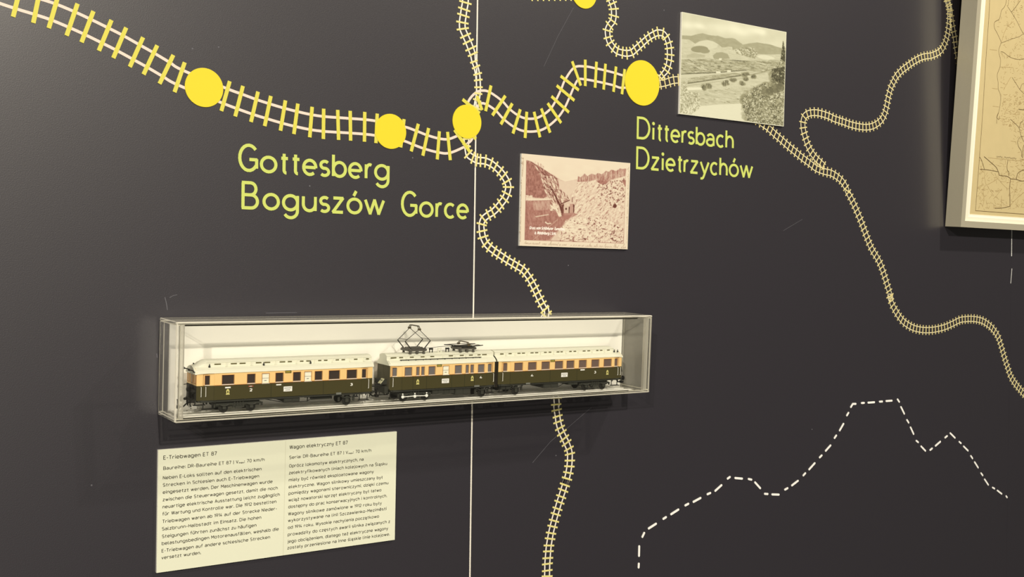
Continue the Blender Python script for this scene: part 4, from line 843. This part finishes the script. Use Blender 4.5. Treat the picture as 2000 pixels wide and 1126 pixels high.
def bogie(t, xa, xb, wheels, lo=3.6):
    mb = MB()
    for s in (-1, 1):
        y0, y1 = sorted((s*10.9, s*12.4)); mb.box(car_pt(xa+2, y0, 7.4), car_pt(xb-2, y1, 9.6)); mb.box(car_pt(xa, y0, 5.6), car_pt(xa+1.6, y1, 9.0)); mb.box(car_pt(xb-1.6, y0, 5.6), car_pt(xb, y1, 9.0))
        mid = (xa+xb)/2; mb.box(car_pt(mid-6, y0, lo+1.0), car_pt(mid+6, y1, 7.6)); mb.box(car_pt(mid-3.5, min(s*12.2, s*13.4), lo+.6), car_pt(mid+3.5, max(s*12.2, s*13.4), 6.4))
        for k in range(4): mb.box(car_pt(mid-5+k*2.9, min(s*12.2, s*13.2), 6.6), car_pt(mid-3.8+k*2.9, max(s*12.2, s*13.2), 11.6))
        for wx in wheels: mb.box(car_pt(wx-1.6, min(s*11.2, s*13.2), 3.8), car_pt(wx+1.6, max(s*11.2, s*13.2), 6.6)); mb.tube([car_pt(wx-5, s*12.9, 8.4), car_pt(wx-2, s*12.9, 7.3), car_pt(wx+2, s*12.9, 7.3), car_pt(wx+5, s*12.9, 8.4)], .55*mm, 5)
    mb.box(car_pt(xa+3, -10.5, 6), car_pt(xb-3, 10.5, 11.6))
    b = mb.obj('bogie', M_BLACK, t)
    for wx in wheels:
        mb = MB()
        for s in (-1, 1): wheelset_face(mb, wx, s)
        mb.tube([car_pt(wx, -9.4, 5), car_pt(wx, 9.4, 5)], .8*mm, 8); mb.obj('wheelset', M_DARK, b)
    return b
def single_axle(t, wx):
    mb = MB()
    for s in (-1, 1):
        y0, y1 = sorted((s*11.0, s*12.2)); mb.box(car_pt(wx-1.8, y0, 3.4), car_pt(wx+1.8, y1, 12)); mb.tube([car_pt(wx-9, s*12.3, 11.4), car_pt(wx-4, s*12.3, 8.3), car_pt(wx+4, s*12.3, 8.3), car_pt(wx+9, s*12.3, 11.4)], .7*mm, 5)
        mb.box(car_pt(wx+7.5, min(s*9, s*10.4), 4.4), car_pt(wx+9.6, max(s*9, s*10.4), 10)); mb.box(car_pt(wx-9.6, min(s*9, s*10.4), 4.4), car_pt(wx-7.5, max(s*9, s*10.4), 10))
    b = mb.obj('axle_guard', M_BLACK, t); mb = MB()
    for s in (-1, 1): wheelset_face(mb, wx, s)
    mb.tube([car_pt(wx, -9.4, 5), car_pt(wx, 9.4, 5)], .8*mm, 8); mb.obj('wheelset', M_DARK, b)
def truss(t, pts, posts):
    mb = MB()
    for s in (-1, 1):
        mb.tube([car_pt(x, s*12.5, z) for x, z in pts], .42*mm, 5)
        for x in posts: mb.box(car_pt(x-.5, min(s*12.1, s*12.9), 7.2), car_pt(x+.5, max(s*12.1, s*12.9), SOLE-1))
    mb.obj('truss_rod', M_DARK, t)
def under_box(t, xa, xb, z0, name='battery_box', y=13.6):
    mb = MB(); mb.box(car_pt(xa, -y, z0), car_pt(xb, y, SOLE-1.8))
    for s in (-1, 1):
        mb.box(car_pt(xa+.8, min(s*y, s*(y+.4)), z0+.7), car_pt((xa+xb)/2-.3, max(s*y, s*(y+.4)), SOLE-2.6)); mb.box(car_pt((xa+xb)/2+.3, min(s*y, s*(y+.4)), z0+.7), car_pt(xb-.8, max(s*y, s*(y+.4)), SOLE-2.6))
    mb.obj(name, M_BLACK, t)
def side_mark(t, name, m, shapes, y=None):
    """flat markings painted on the viewer's side; shapes = boxes (x0, z0, x1, z1)"""
    mb = MB(); y = -(y or HW)-.02
    for i, (x0, z0, x1, z1) in enumerate(shapes): mb.box(car_pt(x0, y-.10-.01*i, z0), car_pt(x1, y, z1))
    return mb.obj(name, m, t)
def numeral(t, ch, x0, x1, z0, z1):
    sh = glyph_shapes(FD, ch, .3); a, b = bounds(sh); mb = MB(); k = (x1-x0-.5)/(b-a); q = (z1-z0-.3)/1.44
    draw_glyph(mb, sh, lambda x, y: (x0+.25+(x-a)*k)*mm, lambda x, y: (z0+y*q)*mm, .62*mm, -HW*mm, -(HW+.15)*mm); mb.obj('class_number', M_WHITE, t)
def crest(t, x, z, hgt=5.6):
    mb = MB(); pr = [(-1.9,0),(1.9,0),(1.9,1.0),(1.2,1.2),(1.7,3.0),(1.3,4.6),(.6,hgt),(-.6,hgt),(-1.3,4.6),(-1.7,3.0),(-1.2,1.2),(-1.9,1.0)]
    flat(mb, [((x+a)*mm, (z+b)*mm) for a, b in pr], [tuple(range(len(pr)))], -HW*mm, -(HW+.15)*mm); o = mb.obj('crest', M_CREST, t)
    mb = MB(); flat(mb, [((x+a)*mm, (z+b)*mm) for a, b in ((-.5,1.6),(.5,1.6),(.7,3),(0,4),(-.7,3))], [(0,1,2,3,4)], -(HW+.1)*mm, -(HW+.2)*mm); mb.obj('crest_emblem', M_GREEN, o)
def label_plate(t, x0, x1, z0=18.8, z1=23.8):
    o = side_mark(t, 'label_plate', M_WHITE, [(x0, z0, x1, z1)]); w_ = x1-x0
    mb = MB()
    for i in range(7): mb.box(car_pt(x0+w_*(.1+.115*i), -HW-.16, z1-2.1), car_pt(x0+w_*(.18+.115*i), -HW-.11, z1-1.2))
    for i in range(5): mb.box(car_pt(x0+w_*(.22+.115*i), -HW-.16, z0+1.0), car_pt(x0+w_*(.30+.115*i), -HW-.11, z0+1.8))
    mb.obj('plate_text', M_GREYM, o)
def dest(t, x0, x1, z0=37.3, z1=40.1):
    o = side_mark(t, 'destination_board', M_PLATE, [(x0, z0, x1, z1)]); mb = MB(); w_ = x1-x0
    for i in range(4): mb.box(car_pt(x0+w_*(.12+.2*i), -HW-.22, z0+.7), car_pt(x0+w_*(.24+.2*i), -HW-.13, z1-.7))
    mb.obj('board_text', M_GOLD, o)
def grooves(t, xs):
    mb = MB()
    for x in xs:
        for s in (-1, 1): mb.box(car_pt(x-.18, min(s*HW, s*(HW+.08)), SOLE), car_pt(x+.18, max(s*HW, s*(HW+.08)), BELT-.3))
    mb.obj('panel_strip', mat('dark_green_line', alb(44, 44, 24), .5), t)
def handrails(t, L, xs, z0=17.6, z1=27.0):
    for x in xs:
        half = 15.9; mb = MB()
        for s in (-1, 1): mb.tube([car_pt(x, s*(half-.3), z1), car_pt(x, s*(half+.9), z1), car_pt(x, s*(half+.9), z0), car_pt(x, s*(half-.3), z0)], .28*mm, 5)
        mb.obj('handrail', M_STEEL, t)
def steps(t, x):
    mb = MB()
    for s in (-1, 1):
        mb.box(car_pt(x-6, min(s*11.5, s*15), 4.6), car_pt(x+6, max(s*11.5, s*15), 5.2))
        for dx in (-4.5, 4.5): mb.box(car_pt(x+dx-.4, min(s*12.2, s*12.8), 5), car_pt(x+dx+.4, max(s*12.2, s*12.8), SOLE-1))
    mb.obj('footstep', M_DARK, t)
def end_gear(t, x, d, lamps=False):
    """buffers, coupling hook and hoses at one end; d = -1 left end, +1 right end"""
    mb = MB(); mb.box(car_pt(min(x, x+d*1.2), -14, SOLE-2.6), car_pt(max(x, x+d*1.2), 14, SOLE+1)); mb.obj('buffer_beam', M_BLACK, t)
    for s in (-1, 1):
        mb = MB().disc(car_pt(x+d*1.2, s*10, SOLE-1), (d, 0, 0), [(0, 1.5*mm), (3*mm, 1.3*mm), (3.1*mm, .7*mm), (5.5*mm, .7*mm), (5.6*mm, 2.9*mm), (6.3*mm, 2.8*mm), (6.5*mm, 1*mm)], 14); mb.obj('buffer', M_DARK, t)
    mb = MB(); mb.tube([car_pt(x+d*1, 0, SOLE-3), car_pt(x+d*5, 0, SOLE-4.5), car_pt(x+d*8, 0, SOLE-7.2), car_pt(x+d*13, 0, SOLE-7.4)], .8*mm, 6); mb.box(car_pt(x+d*13-1.5, -2.4, SOLE-8.6), car_pt(x+d*13+1.5, 2.4, SOLE-5.8)); mb.tube([car_pt(x+d*13, 0, SOLE-6), car_pt(x+d*14, 0, SOLE+.5)], .5*mm, 5); mb.obj('coupling', M_DARK, t)
    mb = MB()
    for y in (-5, 5): mb.tube([car_pt(x, y, SOLE), car_pt(x+d*2.4, y, SOLE-1), car_pt(x+d*3, y, SOLE-4.5), car_pt(x+d*2, y, SOLE-7)], .55*mm, 6)
    mb.obj('air_hose', M_DARK, t)
# first railcar (left)
X1 = 24.3; L1 = 189.4
def w4(k, a, b, x0, z0=29.1, z1=37.9): return (k, a-x0, z0, b-x0, z1)
SL1 = [(43.2,49.7),(59.8,65.9),(68.8,74.9),(85.6,91.5),(94.6,100.7),(110.9,116.8),(119.6,124.1),(132.9,136.7),(139.8,144),(153,156.6),(159.5,163.5),(172.8,176.6),(179.5,183.5),(193.9,197.9),(208.2,211.5)]
c1 = make_car('control_railcar', 'left cream and green model railcar, its cream cab end toward the left', X1, L1,
   [w4('d',32.3,36.9,X1), w4('g',49,60.9,X1), w4('g',74.6,82.6,X1), w4('w',90,97.3,X1,28.6), w4('g',104.3,112.2,X1), w4('g',123.1,131,X1), w4('w',135.5,142.9,X1,28.6), w4('g',146.9,154.8,X1), w4('g',162.6,174.5,X1), w4('g',183,194.2,X1), w4('d',200.7,205.5,X1)],
   16.9, 14.2, 'l', [(a-X1, b-X1) for a, b in SL1], [v-X1 for v in (55.5,81.1,106.5,129.4,149.1,169.2,189.1,205.1)], [v-X1 for v in (37.9,93.5,144.1)])
bogie(c1, 42.5-X1, 93-X1, [53-X1, 81-X1]); single_axle(c1, 186-X1)
truss(c1, [(91-X1, 12.4), (116-X1, 7.0), (141-X1, 7.0), (151-X1, 12.4)], (116-X1, 141-X1)); under_box(c1, 115-X1, 132-X1, 7.4)
mb = MB()
for s in (-1, 1): mb.disc(car_pt(145.8-X1, s*8, 9.6), (1, 0, 0), [(0, 1*mm), (.8*mm, 2.3*mm), (23*mm, 2.3*mm), (23.8*mm, 1*mm)], 12)
mb.obj('air_tank', M_BLACK, c1)
dest(c1, 114.3-X1, 120.9-X1); side_mark(c1, 'small_plate', M_WHITE, [(52.1-X1, 25.0, 57.7-X1, 26.3)]); crest(c1, 54.9-X1, 18.6); numeral(c1, '2', 77.2-X1, 80-X1, 20.6, 24.3); side_mark(c1, 'red_stripe', M_RED, [(75.8-X1, 25.4, 81-X1, 26.3)]); side_mark(c1, 'small_plate', M_WHITE, [(76.9-X1, 25.6, 79.6-X1, 26.1)], HW+.15)
side_mark(c1, 'small_plate', M_WHITE, [(105-X1, 25.4, 110.4-X1, 26.6)]); label_plate(c1, 113-X1, 122.2-X1); numeral(c1, '3', 187-X1, 189.8-X1, 21.2, 24.6); side_mark(c1, 'small_plate', M_GREYM, [(171.2-X1, 12.6, 177-X1, 14.8)])
grooves(c1, [99.7-X1, 156.5-X1]); handrails(c1, L1, [4.0, 8.6, L1-5.2]); steps(c1, 12); steps(c1, L1-9); end_gear(c1, 0, -1); end_gear(c1, L1, 1)
mb = MB()                      # cab end of the left car: doors and windows in the cream end wall
for y0, y1 in ((-12.2, -7.2), (-2.6, 2.6), (7.2, 12.2)):
    for a in ((y0-.5, 29.6, y1+.5, 30.1), (y0-.5, 39, y1+.5, 39.5), (y0-.5, 29.6, y0, 39.5), (y1, 29.6, y1+.5, 39.5)): mb.box(car_pt(-.3, a[0], a[1]), car_pt(.1, a[2], a[3]))
f = mb.obj('end_window_frame', M_BROWN, c1); mb = MB()
for y0, y1 in ((-12.2, -7.2), (-2.6, 2.6), (7.2, 12.2)): mb.box(car_pt(-.12, y0, 30.1), car_pt(.1, y1, 39))
mb.obj('end_window_pane', mat('amber_window', alb(214, 168, 96), .3), f)
mb = MB()
for y in (-13.2, 2): mb.tube([car_pt(.2, y, 41.0), car_pt(-2.6, y, 41.6), car_pt(-3.4, y, 43.2), car_pt(-6.4, y, 43.8)], .55*mm, 5); mb.disc(car_pt(-6.4, y, 43.8), (-1, 0, .5), [(0, .9*mm), (1.6*mm, 1.1*mm), (1.8*mm, .3*mm)], 8)
mb.disc(car_pt(2, 2, 45.2), (0, 0, 1), [(0, .3*mm), (2.4*mm, .3*mm), (2.5*mm, .8*mm), (3.6*mm, .7*mm), (3.8*mm, .1*mm)], 8); mb.obj('end_lamp_bracket', M_DARK, c1)
mb = MB()
for y in (-11.5, -8.5, 6.0): mb.disc(car_pt(-.2, y, 22.5), (-1, 0, 0), [(0, 2.0*mm), (2.6*mm, 2.1*mm), (3.0*mm, 1.4*mm)], 12)
for y in (-5, -2, 1, 4): mb.tube([car_pt(0, y, 27), car_pt(-1.2, y, 26.5), car_pt(-1.5, y, 18), car_pt(-.8, y, 14.5)], .6*mm, 5)
mb.box(car_pt(-.6, -14, SOLE), car_pt(.1, 14, BELT-.2)); mb.tube([car_pt(-.3, 12, 27), car_pt(-5, 12.5, 26.4)], .4*mm, 5); mb.tube([car_pt(-.3, -12, 21), car_pt(-4, -12.5, 20.4)], .4*mm, 5); mb.obj('cab_front_gear', M_DARK, c1)

# motor railcar (middle)
X2 = 235.0; L2 = 134.0
c2 = make_car('motor_railcar', 'middle model railcar carrying two pantographs, its dark gangway end toward the left', X2, L2,
   [w4('d',237.4,242.7,X2), w4('g',251.8,260.2,X2), w4('g',266,269.5,X2), w4('g',272.3,275.9,X2), w4('g',281.4,289.4,X2), w4('w',299.5,307.1,X2,28.6), w4('g',315.1,323.6,X2), w4('g',329.2,332.8,X2), w4('g',335.5,339.4,X2), w4('g',345.5,353.6,X2), w4('d',359.1,364.2,X2)],
   13.6, 12.4, '', [(a-X2, b-X2) for a, b in ((237.6,244.5),(247.9,252.6),(261.1,265.9),(274.5,279.4),(286.7,291.6),(310.4,315.8),(324.8,329.9),(337,342.1),(348.3,352.4),(354.5,360.7))], [v-X2 for v in (256.4,268.7,281.3,302.8,318.8,332.9,345.2)], [], mat('grey_reflection_pane', alb(118, 110, 102), .12, .6))  # panes lighter, reflected light painted into their colour
bogie(c2, 246-X2, 287.5-X2, [253.7-X2, 281-X2], 2.6); single_axle(c2, 355-X2)
mb = MB()                      # bright coupling rod and crank discs on the motor bogie
for x in (251.5, 266.5, 281.2): mb.disc(car_pt(x-X2, -13.4, 5.6), (0, -1, 0), [(0, 1.7*mm), (.7*mm, 1.7*mm), (.8*mm, .8*mm), (1.3*mm, .7*mm)], 14); mb.disc(car_pt(x-X2, -13.4, 8.6), (0, -1, 0), [(0, .8*mm), (.5*mm, .8*mm)], 10)
mb.tube([car_pt(251.5-X2, -13.9, 5.6), car_pt(266.5-X2, -13.9, 6.0), car_pt(281.2-X2, -13.9, 5.6)], .5*mm, 6); mb.obj('coupling_rod', M_STEEL, c2)
under_box(c2, 318-X2, 338-X2, 4.6); under_box(c2, 289-X2, 303-X2, 6.6, 'equipment_box', 13.0); under_box(c2, 303.2-X2, 317.5-X2, 6.0, 'equipment_box', 12.4)
dest(c2, 291.4-X2, 297.9-X2); crest(c2, 268-X2, 18.9); crest(c2, 338-X2, 19.8); label_plate(c2, 298.4-X2, 307.6-X2); numeral(c2, '4', 348.0-X2, 351.2-X2, 21.8, 25.6); side_mark(c2, 'small_plate', M_GREYM, [(341-X2, 12.6, 348-X2, 14.6)])
grooves(c2, [262-X2, 279-X2, 311-X2, 328-X2, 341-X2]); handrails(c2, L2, [2.6, L2-2.4]); end_gear(c2, L2, 1); steps(c2, L2-6); steps(c2, 6)
mb = MB()
for y0, y1 in ((-14.0, -.3), (.3, 14.0)): mb.box(car_pt(-.7, y0, 15), car_pt(-.05, y1, 42.5))
mb.add([car_pt(-.5, y, z) for y, z in ((-14.2,42.5),(14.2,42.5),(11,45),(6,46.6),(0,47.2),(-6,46.6),(-11,45))], [(0,1,2,3,4,5,6)][:1]); mb.obj('gangway_door', mat('olive_gangway', alb(92, 84, 60), .6), c2)
mb = MB(); mb.box(car_pt(-6.5, -9, 19.5), car_pt(-.7, 9, 24.5)); mb.box(car_pt(-5, -12, 10), car_pt(-.7, 12, 18)); mb.tube([car_pt(-.5, -9, 12), car_pt(-5, -9, 9), car_pt(-8, -6, 9)], .9*mm, 6); mb.obj('gangway_gear', M_BLACK, c2)
mb = MB(); V = [car_pt(x, y, z) for x, y, z in ((-9,-9.5,21),(-4.5,-9.5,26),(-4.5,-3.5,26),(-9,-3.5,21))]; V += [(v[0]+.4*mm, v[1], v[2]-.7*mm) for v in V]; mb.add(V, [(0,1,2,3),(7,6,5,4),(0,4,5,1),(1,5,6,2),(2,6,7,3),(3,7,4,0)]); mb.obj('gangway_plate', mat('pale_plate', alb(206, 196, 150), .5), c2)
mb = MB(); mb.tube([car_pt(-24, -8, 18.6), car_pt(-14, -8.4, 18.2), car_pt(-5, -8.6, 19.8)], .8*mm, 6); mb.tube([car_pt(-24, -8, 20.4), car_pt(-9, -8, 20.6)], .3*mm, 5); mb.obj('drawbar', M_DARK, c2)
mb = MB()
for s in (-1, 1):
    mb.box(car_pt(248-X2, min(s*11.4, s*12.6), 45.4), car_pt(352-X2, max(s*11.4, s*12.6), 46.0))
    for k in range(12): x = 249-X2+k*9.2; mb.box(car_pt(x-.4, min(s*11.4, s*12.4), 44.4), car_pt(x+.4, max(s*11.4, s*12.4), 45.5))
mb.obj('roof_cable', M_DARK, c2)
def panto(px, raised):
    mb = MB()                 # base frame with springs and insulators
    for y in (-7.5, 7.5): mb.box(car_pt(px-11, y-1.2, 54.2), car_pt(px+11, y+1.2, 56.2))
    for x in (-11, -4, 4, 11): mb.box(car_pt(px+x-1, -8.5, 54.6), car_pt(px+x+1, 8.5, 56.4))
    for x in (-8.5, 0, 8.5):
        for y in (-7.5, 7.5): mb.disc(car_pt(px+x, y, 51.4), (0, 0, 1), [(0, 1.5*mm), (.8*mm, 1.7*mm), (1.4*mm, 1.0*mm), (2.0*mm, 1.5*mm), (3.0*mm, .9*mm)], 10)
    for y in (-3, 3): mb.tube([car_pt(px-9, y, 57), car_pt(px+9, y, 57)], 1.5*mm, 8)
    for x in (-9.5, 9.5): mb.tube([car_pt(px+x, -9.4, 56.2), car_pt(px+x, 9.4, 56.2)], 1.3*mm, 8)
    pan = mb.obj('pantograph', mat('pantograph_grey', alb(92, 86, 72), .5, .4), c2)
    kx, kz, az = (15.8, 65.6, 78.4) if raised else (20.5, 58.8, 59.4)
    bz = 57.0
    for e in (-1, 1):
        for y in (-8.6, 8.6):
            mb = MB(); mb.tube([car_pt(px+e*8.2 if raised else px-e*7, y, bz), car_pt(px+e*kx, y, kz)], .55*mm, 6); mb.obj('lower_arm', M_DARK, pan)
            mb = MB(); mb.tube([car_pt(px+e*kx, y, kz), car_pt(px, y*1.25, az)], .32*mm, 6); mb.obj('upper_arm', M_DARK, pan)
        mb = MB(); zz = kz+(az-kz)*.14; mb.tube([car_pt(px+e*kx*.86, -8.8, zz), car_pt(px+e*kx*.86, 8.8, zz)], .26*mm, 6); mb.obj('cross_tie', M_DARK, pan)
    mb = MB(); t_ = az+(3.6 if raised else 3.2)
    for dx in (-.9, .9): mb.tube([car_pt(px+dx, -12.6, az-.6), car_pt(px+dx, -8.6, t_), car_pt(px+dx, 8.6, t_), car_pt(px+dx, 12.6, az-.6)], .5*mm, 6)
    for y in (-11.2, 11.2): mb.box(car_pt(px-1.6, y-1, az-.8), car_pt(px+1.6, y+1, az+1))
    mb.obj('contact_bow', mat('bow_bronze', alb(84, 70, 42), .45, .5), pan)
panto(271-X2, True); panto(335.4-X2, False)
for k, x in enumerate((290.5, 301.5, 311.5)):
    mb = MB()
    for dx in (-1.8, 1.8): mb.box(car_pt(x-X2+dx-.4, -4.6, 52), car_pt(x-X2+dx+.4, -3.8, 55.4))
    mb.box(car_pt(x-X2-2.4, -4.8, 55), car_pt(x-X2+2.4, -3.6, 56.8)); mb.obj('cable_support', M_DARK if k != 1 else M_ROOF, c2)
mb = MB(); mb.tube([car_pt(280-X2, -4.2, 57), car_pt(290.5-X2, -4.2, 57.2), car_pt(301-X2, -4.2, 58.2), car_pt(311.5-X2, -4.2, 58.4), car_pt(324-X2, -4.2, 57)], .28*mm, 5); mb.obj('roof_bus_cable', M_DARK, c2)

# third railcar (right)
X3 = 374.2; L3 = 182.6
c3 = make_car('control_railcar', 'right cream and green model railcar, its cream cab end toward the right', X3, L3,
   [w4('d',380.5,385.8,X3)]+[w4('g',a,b,X3) for a, b in ((395.2,406.4),(414.5,426),(433.8,445.1),(453.3,464.6),(470.4,481.4),(489,500.1),(508.1,519.5),(527.2,538.8))]+[w4('d',544.5,549.3,X3)],
   15.6, 13.4, 'r', [(a-X3, b-X3) for a, b in ((379.3,383.9),(390.8,395.1),(403.3,407.6),(409.6,413.9),(421.8,426.2),(428.4,432.9),(441.3,445.2),(448.1,451.9),(459.8,463.9),(465.5,469),(478.6,482.3),(485.1,489.1),(499.1,503.4),(506.2,510.5),(519.8,523.3),(525.7,529.6),(536.8,541))],
   [v-X3 for v in (387.1,400,417,436.2,455.3,473.6,492.1,513.3,532.5)], [v-X3 for v in (547.3,552.7)], mat('warm_reflection_pane', alb(116, 94, 80), .12, .6))  # lighter panes carry painted reflection and a warm hint of the seats
bogie(c3, 494-X3, 541-X3, [504-X3, 531-X3]); single_axle(c3, 401.7-X3)
truss(c3, [(424-X3, 12.4), (441-X3, 6.6), (461-X3, 6.6), (475-X3, 12.4)], (441-X3, 461-X3)); under_box(c3, 439.5-X3, 460.5-X3, 6.4); under_box(c3, 476-X3, 490-X3, 8.4, 'equipment_box'); under_box(c3, 380-X3, 393-X3, 7.0, 'equipment_box', 12)
dest(c3, 446.2-X3, 452.7-X3); numeral(c3, '4', 418.6-X3, 422.4-X3, 21, 24.8); label_plate(c3, 462.8-X3, 472.2-X3); side_mark(c3, 'small_plate', M_WHITE, [(491.4-X3, 25.5, 497.8-X3, 27.0)]); numeral(c3, '3', 512.6-X3, 515.3-X3, 21, 24.8); crest(c3, 533.2-X3, 18.8); side_mark(c3, 'small_plate', M_GREYM, [(412-X3, 12.4, 418-X3, 14.2)])
grooves(c3, [446.4-X3, 486.3-X3]); handrails(c3, L3, [5.0, L3-7.0, L3-3.0]); end_gear(c3, L3, 1); steps(c3, L3-9); steps(c3, 8)
mb = MB(); mb.add([car_pt(x, y, z) for x in (-4.6, -.05) for y, z in ((-13.4,10.5),(13.4,10.5),(13.4,42),(9,45.6),(0,47.4),(-9,45.6),(-13.4,42))], [(0,1,2,3,4,5,6),(13,12,11,10,9,8,7)]+[(k,7+k,7+(k+1)%7,(k+1)%7) for k in range(7)]); mb.obj('gangway_bellows', mat('black_bellows', alb(38, 32, 22), .8, .1), c3)
mb = MB(); mb.tube([car_pt(L3, -12, 25), car_pt(L3+2, -12.5, 25.5), car_pt(L3+3, -12.5, 21)], .5*mm, 5); mb.tube([car_pt(L3, 2, 43.4), car_pt(L3+2.6, 2, 44.4), car_pt(L3+3, 2, 45.6)], .5*mm, 5); mb.obj('end_lamp_bracket', M_DARK, c3)
